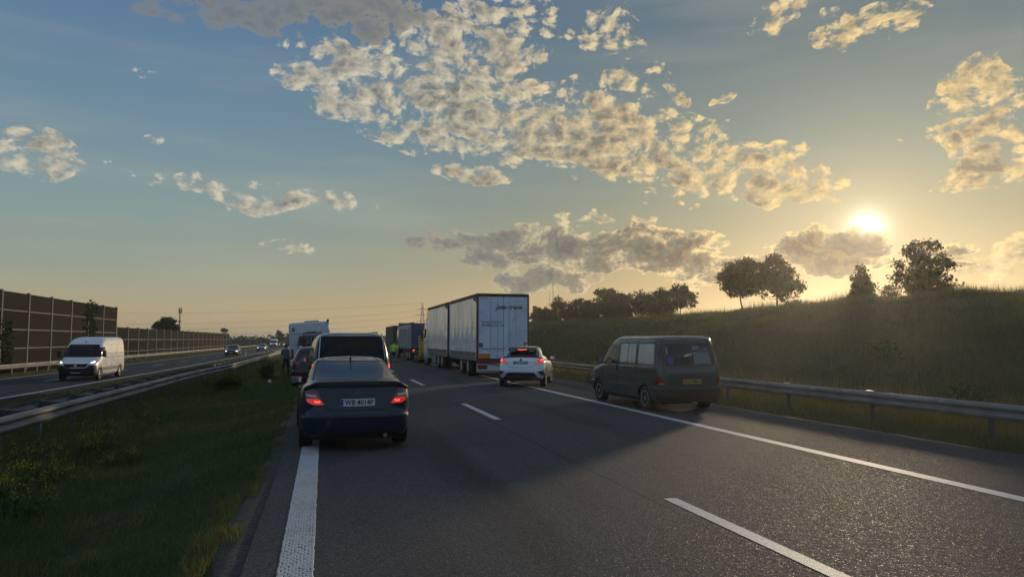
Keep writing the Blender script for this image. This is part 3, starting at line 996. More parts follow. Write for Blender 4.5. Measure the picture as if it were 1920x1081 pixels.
blades(x[dry], y[dry], h[dry] * 1.15, w[dry] * 0.8, 0.3 + 0.5 * g_.random(dry.sum()), ('blade_dry',), 'grass', 'dry straw-coloured blades among the median grass', seed=4)
# median, far half by the opposite road, and beyond it
x, y = spread(60000, -14.0, -6.4, 14, 130, 1.5, 22); keep = (x < -6.4) & (x > -10.2 + np.array([sh(v) for v in y]))
x, y = x[keep], y[keep]
blades(x, y, 0.05 + 0.18 * vnoise(x, y, 0.8, 41), 0.012 * np.clip(y / 20, 1, 5), 0.5 + 0 * x, ('blade_bank',), 'grass', 'thin grass between the double rail and the opposite road', tri=True, seed=6)
x, y = spread(30000, -22.7, -18.2, 35, 220, 1.6, 23); keep = x < -17.9 + np.array([sh(v) for v in y]); x, y = x[keep], y[keep]
blades(x, y, 0.12 + 0.35 * vnoise(x, y, 1.2, 42), 0.03 * np.clip(y / 50, 1, 4), 0.4 + 0 * x, ('blade_bank',), 'grass', 'grass strip at the foot of the noise barrier', tri=True, seed=7)
# right verge and embankment
x, y = spread(80000, 11.02, 14.5, 7.5, 130, 1.5, 24); keep = x < 1.35 * y + 1
x, y = x[keep], y[keep]; g2 = np.random.default_rng(9)
blades(x, y, 0.08 + 0.40 * vnoise(x, y, 0.7, 43) * g2.random(len(x)) + 0.12 * np.clip((x - 11.4), 0, 1), 0.009 * np.clip(y / 12, 1, 6), 0.2 + 0.5 * g2.random(len(x)), ('blade_bank',), 'grass', 'tall verge grass under the right guard rail', seed=8)
x, y = spread(16000, 12.5, 16.5, 9, 110, 1.3, 25)
blades(x, y, 0.35 + 0.5 * vnoise(x, y, 1.0, 44), 0.008 * np.clip(y / 12, 1, 5), 0.15 + 0.3 * np.random.default_rng(1).random(len(x)), ('blade_dry',), 'grass', 'pale dry stalks standing behind the right guard rail', seed=10)
x, y = spread(230000, 14, 37.5, 10, 230, 1.15, 26); keep = (x < 1.4 * y + 2); x, y = x[keep], y[keep]; g3 = np.random.default_rng(4)
cl = vnoise(x, y, 1.3, 45) * vnoise(x, y, 4.0, 46)
blades(x, y, 0.16 + 0.95 * cl * g3.random(len(x)) ** 0.5, 0.022 * np.clip(y / 25, 1, 5), 0.2 + 0.5 * g3.random(len(x)), ('blade_bank',), 'grass', 'rough uncut grass covering the embankment slope', tri=True, seed=11)
x, y = spread(14000, 33.5, 38.5, 22, 200, 1.0, 27)
blades(x, y, 0.30 + 1.3 * vnoise(x, y, 2.5, 47) ** 3 * np.random.default_rng(2).random(len(x)) + 0.1, 0.018 * np.clip(y / 30, 1, 4), 0.1 + 0.3 * np.random.default_rng(3).random(len(x)), ('blade_bank',), 'grass', 'tall grass and stalks along the crest of the embankment', tri=True, seed=12)
# ------------------------------------------------------------------ guard rails
WP = [(0.0, 0.31), (0.030, 0.305), (0.078, 0.265), (0.082, 0.225), (0.030, 0.185), (0.012, 0.155), (0.030, 0.125), (0.082, 0.085), (0.078, 0.045), (0.030, 0.005), (0.0, 0.0)]


def beam_mesh(length, side, path=None, n=2):
    """W beam along +y, waves bulging to side * x"""
    V, F = [], []; t = 0.005
    prof = [(p[0], p[1]) for p in WP] + [(p[0] - t - 0.004, p[1]) for p in reversed(WP)]
    k = len(prof)
    ys = np.linspace(0, length, n)
    for y in ys:
        ox, oz = path(y) if path else (0, 0)
        V += [(side * a + ox, y, b + oz) for a, b in prof]
    for i in range(len(ys) - 1):
        for j in range(k): F.append((i * k + j, i * k + (j + 1) % k, (i + 1) * k + (j + 1) % k, (i + 1) * k + j))
    F += [tuple(range(k)), tuple((len(ys) - 1) * k + j for j in range(k))]
    me = mesh_np('beam', V, F, ('galvanised',), True, 50)
    bm = bmesh.new(); bm.from_mesh(me); bmesh.ops.recalc_face_normals(bm, faces=bm.faces); bm.to_mesh(me); bm.free()
    return me


SEC = 4.0
BEAM_R, BEAM_L = beam_mesh(SEC - 0.02, 1), beam_mesh(SEC - 0.02, -1)
pm = MB(); pm.box(-0.06, 0.0, -0.045, 0.045, -0.75, 0.27); pm.box(-0.015, 0.02, -0.06, 0.06, 0.10, 0.22)
POST = pm.mesh('post', 'galv_dark')
bolt = MB(); bolt.lathe([(0, 0.016), (0.012, 0.014)], 'x', 8); BOLT = bolt.mesh('bolt', 'steel', True)
sp = MB(); sp.box(-0.72, -0.02, -0.05, 0.05, 0.17, 0.245); sp.box(-0.14, -0.02, -0.09, 0.09, 0.16, 0.27)
sp.box(-0.72, -0.60, -0.09, 0.09, 0.16, 0.27)
SPACER = sp.mesh('spacer', 'galv_dark')


def add(name, me, parent, loc, rz=0.0):
    o = link(bpy.data.objects.new(name, me), parent); o.location = loc; o.rotation_euler = (0, 0, rz); return o


# median: two rails on shared posts joined by spacers; the line shifts a little near the oncoming cars
rail = thing('guard_rail', 'double steel guard rail with spacers running along the grass median', 'guard rail', (0, 0, 0))
bend = lambda y: (0.45 * (1 / (1 + math.exp(-(y - 38) / 2.2))), 0.0 if y < 60 else -0.0015 * (y - 60))
y = -2.0
while y < 130:
    for x0, sd in ((-5.42, 1), (-6.16, -1)):
        if 26 <= y < 50:
            me = beam_mesh(SEC - 0.02, sd, (lambda t, y=y: (bend(y + t)[0], bend(y + t)[1])), 5)
            add('beam', me, rail, (x0, y, 0.04))
        else:
            dx, dz = bend(y); add('beam', BEAM_R if sd > 0 else BEAM_L, rail, (x0 + dx, y, 0.04 + dz))
    y += SEC
for k in range(44):
    y = 0.15 + 2.02 * k; dx, dz = bend(y)
    add('post', POST, rail, (-5.44 + dx, y, 0.04 + dz)); add('post', POST, rail, (-6.14 + dx, y, 0.04 + dz), math.pi)
    add('spacer', SPACER, rail, (-5.43 + dx, y + 0.0, 0.06 + dz))
    if 8 < y < 40:
        for dy, zz in ((-0.05, 0.25), (0.05, 0.25), (-0.05, 0.07), (0.05, 0.07)): add('bolt', BOLT, rail, (-5.36 + dx, y + dy, 0.055 + zz - 0.02))
me = beam_mesh(300, 1, None, 3); add('beam', me, rail, (-4.97, 130, -0.07))
# right-hand rail
rail2 = thing('guard_rail', 'single steel guard rail along the right hard shoulder below the embankment', 'guard rail', (0, 0, 0))
y = -4.0
while y < 120:
    add('beam', BEAM_L, rail2, (12.3, y, 0.19)); y += SEC
for k in range(34):
    yy = 1.75 + 3.05 * k
    add('post', POST, rail2, (12.32, yy, 0.19), math.pi)
    add('bolt', BOLT, rail2, (12.22, yy + 0.03, 0.42), math.pi)
cap = MB(); cap.box(-0.035, 0.035, -0.09, 0.09, 0.312, 0.335); CAP = cap.mesh('reflector', 'marker_white')
add('reflector', CAP, rail2, (12.28, 13.95, 0.19)); add('reflector', CAP, rail2, (12.28, 17.0, 0.19))
# rail in front of the noise barrier
rail3 = thing('guard_rail', 'steel guard rail on dark posts in front of the noise barrier', 'guard rail', (0, 0, 0))
rx = lambda y: -18.75 + sh(y)
y = 36.0
while y < 240:
    a, b = rx(y), rx(y + SEC)
    add('beam', BEAM_R, rail3, (a, y, -0.22), math.atan2(a - b, SEC)); y += SEC
for k in range(80):
    yy = 38 + 2.0 * k; add('post', POST, rail3, (rx(yy) - 0.02, yy, -0.22))


# ------------------------------------------------------------------ noise barrier
def panel_mat(name, c):
    m = bpy.data.materials.new(name); m.use_nodes = True
    nt = m.node_tree; b = nt.nodes['Principled BSDF']
    ge = nt.nodes.new('ShaderNodeNewGeometry'); p = S(nt, ge.outputs['Position']); x, y, z = sep(nt, p.k)
    rib = (z * 62.0)._m('SINE') * 0.5 + 0.5
    rv = (y * 30.0)._m('SINE') * 0.5 + 0.5
    st = noise(nt, comb(nt, y * 0.6, z * 2.0, x), 1.0, 5, 0.65)
    col = mixc(nt, rib * 0.7, tuple(k * 0.55 for k in c), tuple(k * 1.35 for k in c))
    col = mixc(nt, rv.smooth(0.7, 1.0) * 0.35, col, tuple(k * 0.5 for k in c))
    col = mixc(nt, st.smooth(0.45, 0.75) * 0.5, col, (0.036, 0.036, 0.026))
    oi = nt.nodes.new('ShaderNodeObjectInfo')
    col = mixc(nt, S(nt, oi.outputs['Random']) * 0.55, col, tuple(k * 0.45 for k in c))
    nt.links.new(col.k, b.inputs['Base Color']); b.inputs['Roughness'].default_value = 0.95; b.inputs['Specular IOR Level'].default_value = 0.05
    bn = nt.nodes.new('ShaderNodeBump'); bn.inputs['Strength'].default_value = 0.7; bn.inputs['Distance'].default_value = 0.04
    nt.links.new(rib.k, bn.inputs['Height']); nt.links.new(bn.outputs[0], b.inputs['Normal'])
    MT[name] = m


panel_mat('panel_brown', (0.040, 0.038, 0.030))
panel_mat('panel_green', (0.028, 0.031, 0.022))
BX, BAY, ROW = -23.0, 5.0, 1.44


def barrier(name, label, y0, n, top, rows, pm_):
    root = thing(name, label, 'noise barrier', (BX, y0, top - rows * ROW))
    pn = MB(); pn.box(-0.06, 0.06, 0.11, BAY - 0.11, 0.045, ROW - 0.045, 0.02); PM = pn.mesh('panel', pm_)
    rl = MB(); rl.box(-0.075, 0.085, 0.11, BAY - 0.11, -0.04, 0.04); RM = rl.mesh('rail', 'concrete_post')
    ps = MB(); ps.box(-0.12, 0.13, -0.10, 0.10, -0.6, rows * ROW + 0.05, 0.012); SM = ps.mesh('post', 'concrete_post')
    for k in range(n + 1): add('post', SM, root, (0, k * BAY, 0))
    for k in range(n):
        for r in range(rows):
            add('panel', PM, root, (random.uniform(-.012, .012), k * BAY, r * ROW))
            if r: add('rail', RM, root, (0, k * BAY, r * ROW))
    return root


barrier('noise_barrier', 'tall brown slatted noise barrier with pale posts behind the white van', 20.0, 14, 5.35, 5, 'panel_brown')
barrier('noise_barrier', 'lower green noise barrier running away behind the opposite road', 90.25, 20, 3.15, 3, 'panel_green')
# ------------------------------------------------------------------ trees and plants
def leaves_mesh(P, size, m, g, flat=0.0, elong=1.5):
    """P: points; one bent leaf (a rhombus) at each"""
    n = len(P)
    a = g.normal(size=(n, 3)); a /= np.linalg.norm(a, axis=1)[:, None]
    b = g.normal(size=(n, 3)); b -= a * (a * b).sum(1)[:, None]; b /= np.linalg.norm(b, axis=1)[:, None]
    s = (size * (0.6 + 0.8 * g.random(n)))[:, None]
    V = np.stack([P - a * s * elong / 2, P + b * s / 2 + 0 * a, P + a * s * elong / 2, P - b * s / 2], 1).reshape(-1, 3)
    i = np.arange(n) * 4
    return mesh_np('crown', V, np.stack([i, i + 1, i + 2, i + 3], -1), (m,), rnd=np.repeat(g.random(n), 4))


def crown_points(lobes, n, clump, g, shell=0.55, per=26):
    vol = np.array([l[3] * l[4] * l[5] for l in lobes]) ** 0.8; vol = vol / vol.sum()
    k = max(6, n // per)
    idx = g.choice(len(lobes), k, p=vol)
    L = np.array(lobes)[idx]
    d = g.normal(size=(k, 3)); d /= np.linalg.norm(d, axis=1)[:, None]
    r = (shell + (1 - shell) * g.random(k)) ** 0.6 * (0.35 + 0.65 * g.random(k) ** 0.4)
    C = L[:, :3] + d * r[:, None] * L[:, 3:6]
    P = np.repeat(C, per, 0) + g.normal(size=(k * per, 3)) * clump * np.array([1, 1, 0.75])
    return P, C


def tree(name, label, loc, h, lobes, n, leaf, size, clump=0.22, trunk_r=0.07, seed=0, group=None, cat='tree', shell=0.5, stems=1, split=0.3, bare=False):
    g = np.random.default_rng(seed)
    root = thing(name, label, cat, loc, 0, group)
    P, C = crown_points(lobes, n, clump, g, shell)
    t = MB()
    cz = np.mean([l[2] for l in lobes]); cx = np.mean([l[0] for l in lobes]); cy = np.mean([l[1] for l in lobes])
    for sidx in range(stems):
        ox = (sidx - (stems - 1) / 2) * 0.25
        pts = [(ox * 0.3, 0, -0.3), (ox * 0.5 + g.normal() * .02, 0, h * split * 0.5), (ox + cx * 0.4, cy * 0.4, h * split), (ox * 1.5 + cx * 0.8, cy * 0.8, h * 0.6), (ox * 2 + cx, cy, h * 0.88)]
        t.tube(pts, [trunk_r * 1.25, trunk_r, trunk_r * 0.85, trunk_r * 0.5, trunk_r * 0.15], 8)
    t.build('trunk', 'bark', root, True)
    b = MB()
    sel = g.choice(len(C), min(len(C), 46), replace=False)
    for c in C[sel]:
        zz = max(h * split * 0.9, min(c[2] * 0.75, h * 0.8)); f = zz / h
        a = np.array([cx * f, cy * f, zz]); mid = (a + c) / 2 + np.array([0, 0, -0.04 * h]) + g.normal(size=3) * 0.05
        b.tube([a, mid, c], [trunk_r * 0.38, trunk_r * 0.22, trunk_r * 0.08], 5, False)
    b.build('branches', 'bark', root, True)
    if not bare:
        me = leaves_mesh(P, size, leaf, g)
        link(bpy.data.objects.new('crown', me), root)
    return root


Gc = 'trees on the embankment crest'
tree('maple_tree', 'round young maple on the crest, the farther of the leaning pair', (36, 55.85, 4.15), 5.0,
     [(-0.5, 0, 3.0, 1.7, 1.6, 1.5), (0.2, 0.3, 3.7, 1.5, 1.6, 1.3), (-1.6, 0, 3.3, .7, .8, .6), (-1.2, 0, 2.7, 1.1, 1.2, 1.0), (0.9, 0, 2.3, 1.1, 1.2, .9), (-.1, 0, 1.9, 1.3, 1.3, .8)], 5600, 'leaf_green', 0.16, 0.21, 0.075, 1, Gc, split=0.2)
tree('maple_tree', 'round young maple on the crest, the nearer of the leaning pair', (36, 50.77, 4.1), 4.7,
     [(-0.4, 0, 3.3, 1.5, 1.5, 1.3), (0.5, 0.3, 3.1, 1.4, 1.5, 1.3), (1.2, 0, 2.0, 1.1, 1.2, .75), (-1.3, 0, 2.4, .9, 1.2, 1.0), (.0, 0, 1.6, 1.5, 1.4, .7), (-.2, 0, 4.1, .7, .8, .5)], 5200, 'leaf_green', 0.155, 0.2, 0.075, 2, Gc, split=0.2)
tree('young_tree', 'slender young tree standing below the sun on the crest', (36, 41.35, 4.05), 3.1,
     [(0, 0, 2.5, .32, .32, .55), (-.05, 0, 1.8, .62, .55, .5), (.15, 0, 1.2, .85, .8, .5), (.0, 0, .6, 1.0, .9, .45)], 3600, 'leaf_green', 0.125, 0.15, 0.035, 3, Gc, split=0.12)
tree('ash_tree', 'large loose-branched tree on the crest beside the sun', (36, 35.92, 4.05), 4.0,
     [(0.1, 0, 3.1, 1.2, 1.2, .8), (-.3, 0, 3.5, .9, .9, .45), (-1.3, 0, 2.0, .9, 1.0, .75), (1.2, 0, 2.2, .9, 1.0, .8), (.2, 0, 2.0, 1.4, 1.3, .9), (1.6, 0, 1.2, .7, .9, .7), (-1.6, 0, 1.3, .6, .8, .5), (.3, 0, 1.0, 1.6, 1.4, .9), (.5, 0, .7, 1.5, 1.3, .7)], 5600, 'leaf_green', 0.125, 0.16, 0.08, 4, Gc, stems=3, split=0.15, shell=0.7)
row = [(131.46, 3.92, 2.06), (126.34, 3.48, 1.79), (118.29, 4.96, 2.62), (109.6, 4.28, 2.97), (104.04, 3.7, 2.2), (97.93, 5.68, 2.99), (95.11, 4.99, 2.3), (91.7, 4.2, 2.2), (85.65, 4.1, 3.49), (79.98, 3.8, 2.63), (74.69, 4.0, 2.48)]
names = ['outermost slim tree of the crest row, next to the white trailer', 'short slim tree, second from the trailer in the crest row', 'round dark tree beside the antenna poles in the crest row',
         'broad dark tree, fourth from the trailer in the crest row', 'low bushy tree in the hollow of the crest row', 'tallest pointed tree of the crest row', 'pointed tree leaning on the tallest one in the crest row',
         'narrow tree on the sunward side of the tallest pair in the crest row', 'wide spreading tree in the sunward half of the crest row', 'round tree second from the sunward end of the crest row', 'separate airy tree at the sunward end of the crest row']
for i, ((ty, th, tw), nm) in enumerate(zip(row, names)):
    g = np.random.default_rng(60 + i); w = tw / 2 * 1.4
    lob = [(0, 0, th * .62, w, w, th * .30), (g.normal() * .2 * w, 0, th * .82, w * .55, w * .6, th * .17), (-.5 * w, 0, th * .42, w * .7, w * .7, th * .24), (.5 * w, 0, th * .40, w * .7, w * .7, th * .24), (0, 0, th * .22, w * .85, w, th * .2)]
    if i == 10: lob = lob[:4]
    tree('roadside_tree', nm, (40, ty, 4.2), th, lob, 3000 if i != 10 else 2000, 'leaf_dark', 0.21, 0.22, 0.06, 80 + i, Gc, split=0.15, shell=0.4)
tree('round_tree', 'round dark tree rising over the low noise barrier', (-25.6, 130, -1.5), 7.6,
     [(0, 0, 5.2, 2.0, 1.8, 1.6), (.7, 0, 4.6, 1.5, 1.4, 1.2), (-1.0, 0, 4.3, 1.4, 1.4, 1.1), (.2, 0, 6.2, 1.2, 1.2, .8), (1.6, 0, 4.9, .7, .8, .6)], 5200, 'leaf_dark', 0.24, 0.22, 0.14, 7)
tree('lone_tree', 'thin open-crowned tree above the far wood near the end of the barrier', (-33.2, 262, -2.2), 8.2, [(0, 0, 7.0, 1.0, 1.0, .7), (0.3, 0, 5.4, .5, .5, .5)], 500, 'leaf_far', 0.28, 0.25, 0.12, 8)
tree('lone_tree', 'open-crowned tree standing out of the far wood beside the camper', (-14.9, 262, -2.2), 7.6, [(-.4, 0, 6.2, 1.2, 1.2, .8), (.7, 0, 5.4, .9, .9, .6), (0, 0, 4.2, .8, .8, .8)], 900, 'leaf_far', 0.28, 0.25, 0.14, 9)


# far woods: one mass of crowns at the end of the road
def wood(name, label, spans, n, leaf, size, seed):
    g = np.random.default_rng(seed); Ps = []
    for (xa, ya, xb, yb, hmin, hmax, z0, depth, k) in spans:
        t = g.random(k); L = []
        for q in t:
            hh = hmin + (hmax - hmin) * g.random() ** 1.3
            L.append((xa + (xb - xa) * q, ya + (yb - ya) * q + depth * g.random(), z0 + hh * 0.55, 1.6 + hh * 0.25, 2.5, hh * 0.5))
        P, C = crown_points(L, n, 0.5, g, 0.3, 18); Ps.append(P)
    P = np.concatenate(Ps)
    me = leaves_mesh(P, size, leaf, g, elong=1.2); me.name = name
    return tag(link(bpy.data.objects.new(name, me)), label, None, kind='stuff')


wood('treeline', 'dark far wood at the end of the opposite road', [(-44, 290, -8, 270, 4.0, 6.3, -2.4, 25, 60), (-24, 285, 0, 300, 2.5, 5.0, -2.4, 25, 40)], 9000, 'leaf_far', 0.55, 15)
wood('treeline', 'dark far wood beyond the queue of trucks', [(-4, 330, 40, 310, 3.5, 5.5, -1.4, 30, 60)], 8000, 'leaf_far', 0.6, 16)
wood('treeline', 'low far woods along the horizon behind the barrier', [(-300, 420, -30, 520, 5, 8, -3.5, 40, 120), (-40, 560, 300, 560, 6, 9, -2.5, 40, 140)], 9000, 'leaf_far', 1.1, 17)


# flowering weeds and bushes of the median
def weed(label, loc, h, w, seed, flowers=True, group='yellow-flowered weeds in the median'):
    g = np.random.default_rng(seed)
    loc = (loc[0], loc[1], float(height(loc[0], loc[1])) - 0.02)
    root = thing('flowering_weed', label, 'weed', loc, 0, group)
    st, LP, FP = MB(), [], []
    for k in range(int(22 + 14 * w)):
        a = g.random() * 6.28; r = w * math.sqrt(g.random()); hh = h * (0.55 + 0.5 * g.random()) * (1 - 0.35 * r / w)
        b0 = np.array([math.cos(a) * r * 0.6, math.sin(a) * r * 0.6, 0]); t0 = np.array([math.cos(a) * r * 1.15, math.sin(a) * r * 1.15, hh])
        mid = (b0 + t0) / 2 + g.normal(size=3) * 0.03
        st.tube([b0, mid, t0], [0.006, 0.004, 0.002], 4, False)
        for q in range(9):
            u = 0.15 + 0.85 * g.random(); LP.append(b0 + (t0 - b0) * u + g.normal(size=3) * 0.045)
        if flowers and g.random() < 0.62:
            for q in range(14): FP.append(t0 + g.normal(size=3) * np.array([0.035, 0.035, 0.03]) + np.array([0, 0, 0.01]))
    st.build('stems', 'leaf_weed', root)
    me = leaves_mesh(np.array(LP), 0.026, 'leaf_weed', g, elong=3.2); link(bpy.data.objects.new('foliage', me), root)
    if FP:
        me = leaves_mesh(np.array(FP), 0.016, 'petal_yellow', g, elong=1.0); tag(link(bpy.data.objects.new('flowers', me), root), kind='stuff')
    return root


wl = 'leafy weed clump with small yellow flowers below the double guard rail'
for i, (wx, wy, hh, ww) in enumerate([(-4.57, 13.2, .62, .5), (-4.45, 14.5, .6, .5), (-3.9, 14.9, .55, .45), (-3.95, 10.6, .66, .5), (-3.5, 9.6, .6, .42), (-3.3, 13.5, .42, .4), (-3.9, 11.9, .5, .45),
                                     (-4.6, 17.0, .55, .5), (-4.3, 19.0, .5, .5), (-4.7, 22.5, .5, .5), (-4.2, 8.3, .6, .45)]):
    weed(wl, (wx, wy), hh, ww, 300 + i)
b = tree('bush', 'rounded green bush in the median grass below the rail', (-3.75, 30.3, float(height(-3.75, 30.3)) - 0.02), 1.0, [(0, 0, .55, .75, .7, .38), (.3, 0, .35, .6, .6, .3), (-.35, 0, .4, .55, .6, .3)], 2200, 'leaf_weed', 0.06, 0.09, 0.02, 330, None, 'bush', stems=3, split=0.1)
b = tree('bush', 'small dark shrub in the median near the walking man', (-2.9, 39.5, float(height(-2.9, 39.5)) - 0.02), 0.9, [(0, 0, .5, .4, .4, .35), (.2, 0, .3, .35, .4, .25)], 900, 'leaf_dark', 0.06, 0.08, 0.02, 331, None, 'bush', stems=2, split=0.1)
for i, (bx, by, bh, lb) in enumerate([(19.5, 21.5, 1.0, 'tall weed clump on the lower slope behind the right rail'), (33.5, 45.5, 1.3, 'low bush on the crest left of the slender young tree'), (16.8, 15.6, .8, 'pale weed clump just above the right guard rail'), (34, 36.5, 1.2, 'dense low bush at the foot of the loose-branched tree')]):
    tree('bush', lb, (bx, by, float(height(bx, by)) - .03), bh, [(0, 0, bh * .55, bh * .6, bh * .6, bh * .4), (bh * .4, 0, bh * .35, bh * .5, bh * .5, bh * .3)], 900, 'leaf_weed', 0.07, 0.11, 0.015, 340 + i, None, 'bush', stems=3, split=0.1)


# ivy on the tall barrier
def ivy(label, y0, y1, z0, z1, n, seed):
    g = np.random.default_rng(seed)
    root = thing('ivy', label, 'ivy', (-22.93, (y0 + y1) / 2, 0))
    C = []
    for k in range(14):
        t = g.random(); C.append([0, (g.random() - .5) * (y1 - y0) * (0.5 + 0.5 * t), z0 + (z1 - z0) * t])
    st = MB()
    for c in C[:8]: st.tube([(0.03, c[1] * 0.4, z0), (0.05, c[1] * 0.7, (z0 + c[2]) / 2), (0.06, c[1], c[2])], [0.02, 0.015, 0.008], 5, False)
    st.build('stems', 'bark', root)
    P = np.array(C)[g.integers(0, 14, n)] + g.normal(size=(n, 3)) * np.array([0.05, (y1 - y0) * .13, (z1 - z0) * .09]); P[:, 0] = np.abs(P[:, 0]) + 0.03
    link(bpy.data.objects.new('foliage', leaves_mesh(P, 0.17, 'leaf_dark', g, elong=1.2)), root)


ivy('ivy climbing the tall noise barrier up to its top edge', 78.4, 82.6, 2.2, 5.4, 1000, 401)
ivy('thin ivy on the tall noise barrier at the picture edge', 59.6, 62.2, -0.9, 3.4, 420, 402)

# ------------------------------------------------------------------ pylon, wires, masts
py = thing('pylon', 'lattice power pylon on the horizon behind the white truck', 'pylon', (41.5, 310, -1.0))
mb = MB(); hP = 18.8
def half(z): return 1.5 * (1 - z / hP) ** 1.2 + 0.18
for sx in (-1, 1):
    for sy in (-1, 1): mb.tube([(sx * half(z), sy * half(z), z) for z in (0, 4, 8, 12, 15.5, hP)], 0.065, 4)
zs = [0, 2.5, 5, 7, 9, 10.8, 12.5, 14, 15.5, 17]
for a, b in zip(zs[:-1], zs[1:]):
    for sx in (-1, 1):
        mb.tube([(sx * half(a), -half(a), a), (-sx * half(b), -half(b), b)], 0.04, 3); mb.tube([(sx * half(a), half(a), a), (-sx * half(b), half(b), b)], 0.04, 3)
mb.build('tower', 'galv_dark', py)
for z, l in ((10.8, 2.3), (13.3, 3.0), (15.8, 2.1)):
    am = MB(); am.tube([(-l, 0, z), (0, 0, z + .5), (l, 0, z)], 0.06, 4); am.tube([(-l, 0, z), (l, 0, z)], 0.05, 4)
    for e in (-l, l): am.tube([(e, 0, z), (e, 0, z - .65)], 0.06, 4)
    am.build('crossarm', 'galv_dark', py)
for i, (z, l, nm) in enumerate(((9.1, -2.3, 'lowest thin power line running away to the far pylon'), (11.6, -3.0, 'middle thin power line above the lowest one'), (14.1, -2.1, 'upper thin power line over the far wood'), (17.6, 0, 'topmost thin earth wire of the pylon'))):
    c = MB(); pts = []
    for k in range(41):
        t = k / 40; X = 41.5 + l + (-165 - 41.5) * t; pts.append((X, 310 + 20 * t, z - 4 * 4.5 * t * (1 - t) * (1 if i < 3 else .8) - 3 * t))
    c.tube(pts, 0.028, 4); tag(c.build('power_line', 'galv_dark'), nm, 'power line', 'power lines of the pylon')
ms = thing('radio_mast', 'pale slim mobile-phone mast behind the round tree', 'mast', (-47, 260, -3))
mb = MB(); mb.tube([(0, 0, 0), (0, 0, 8)], [.34, .28], 8); mb.tube([(0, 0, 8), (0, 0, 14.5)], [.22, .18], 8); mb.build('pole', 'concrete_post', ms, True)
mb = MB(); [mb.box(-.16 + .42 * math.cos(a), .16 + .42 * math.cos(a), -.16 + .42 * math.sin(a), .16 + .42 * math.sin(a), 13.5, 15.3) for a in (0.3, 2.4, 4.5)]; mb.build('antenna', 'galv_dark', ms)
mb = MB(); mb.lathe([(10.6, .3), (10.6, .6), (11.0, .6), (11.0, .3)], 'z', 10); mb.build('platform', 'galv_dark', ms)
an = thing('antenna_mast', 'thin whip antenna on poles rising out of the crest trees', 'antenna', (49.1, 150, 3.6))
mb = MB(); mb.tube([(0, 0, 0), (0, 0, 4.5), (0, 0, 10.9)], [.11, .09, .045], 6); mb.build('pole', 'galv_dark', an)
mb = MB(); mb.tube([(-.75, 0, 5.4), (-.75, 0, 8.5)], .035, 5); mb.tube([(-.78, 0, 5.5), (.05, 0, 5.5)], .05, 5); mb.build('arm', 'galv_dark', an)
mb = MB(); mb.tube([(.6, 0, 0), (.6, 0, 3.9)], .12, 6); mb.build('brace', 'galv_dark', an)

# small marker posts
dp = thing('delineator_post', 'white roadside delineator post beside the oncoming black car', 'post', (-10.45, 105, -0.68))
mb = MB(); mb.box(-.07, .07, -.05, .05, 0, .92, .015); mb.build('body', 'post_white', dp)
mb = MB(); mb.box(-.073, .073, -.053, .053, .62, .80); mb.build('band', 'ink', dp)
dp = thing('marker_post', 'short dark stake in the median grass beside the navy coupe', 'post', (-1.95, 28.6, float(height(-1.95, 28.6)) - .05))
mb = MB(); mb.box(-.05, .05, -.03, .03, 0, .55, .01); mb.build('stake', 'galv_dark', dp)
mb = MB(); mb.box(-.055, .055, -.036, -.03, .40, .50); mb.build('reflector', 'marker_white', dp)
# ------------------------------------------------------------------ vehicles
def plate(body, x, z, w, h, txt, m='plate_white', view='rear', ink='ink', blue=True, off=0.012):
    p, n = body.hit(x, z, view)
    s = 1 if view == 'rear' else -1
    y = p.y - s * off
    mb = MB(); mb.box(x - w / 2, x + w / 2, min(y, y - s * -0.012), max(y, y - s * -0.012), z - h / 2, z + h / 2, 0.003)
    o = mb.build('licence_plate', m, body.root)
    fy = min(v[1] for v in mb.v) if s > 0 else max(v[1] for v in mb.v)
    if blue:
        b = MB(); bx = x - s * (w / 2 - 0.022); b.box(bx - 0.02, bx + 0.02, fy - 0.002 if s > 0 else fy, fy if s > 0 else fy + 0.002, z - h / 2 + 0.006, z + h / 2 - 0.006); b.build('country_band', 'plate_blue', o)
    if txt:
        lettering(txt, h * 0.98, ink, o, (x + s * (0.018 if blue else 0), fy - s * 0.003, z - 0.002), view, depth=0.0012, width=w * (0.83 if blue else 0.88), bold=0.0016)
    fr = MB()
    fr.box(x - w / 2 - .012, x + w / 2 + .012, min(fy + s * .004, fy + s * .02), max(fy + s * .004, fy + s * .02), z - h / 2 - .012, z + h / 2 + .012, .003); fr.build('plate_frame', 'black_plastic', o)
    return o


def mirror(body, side, x, y, z, w=0.17, h=0.13, d=0.10, m='black_plastic', back=True):
    mb = MB(); mb.box(side * x - w / 2, side * x + w / 2, y - d / 2, y + d / 2, z - h / 2, z + h / 2, min(w, h, d) * 0.32)
    mb.tube([(side * (x - w * 0.3), y, z - h * 0.3), (side * (x - w * 1.35), y + .03, z - h * 0.5)], 0.024, 6)
    o = mb.build('side_mirror', m, body.root, True)
    g = MB(); g.box(side * x - w * .42, side * x + w * .42, y - d / 2 - .004, y - d / 2 + .002, z - h * .38, z + h * .38, .001); g.build('mirror_glass', 'mirror_glass', o)
    return o


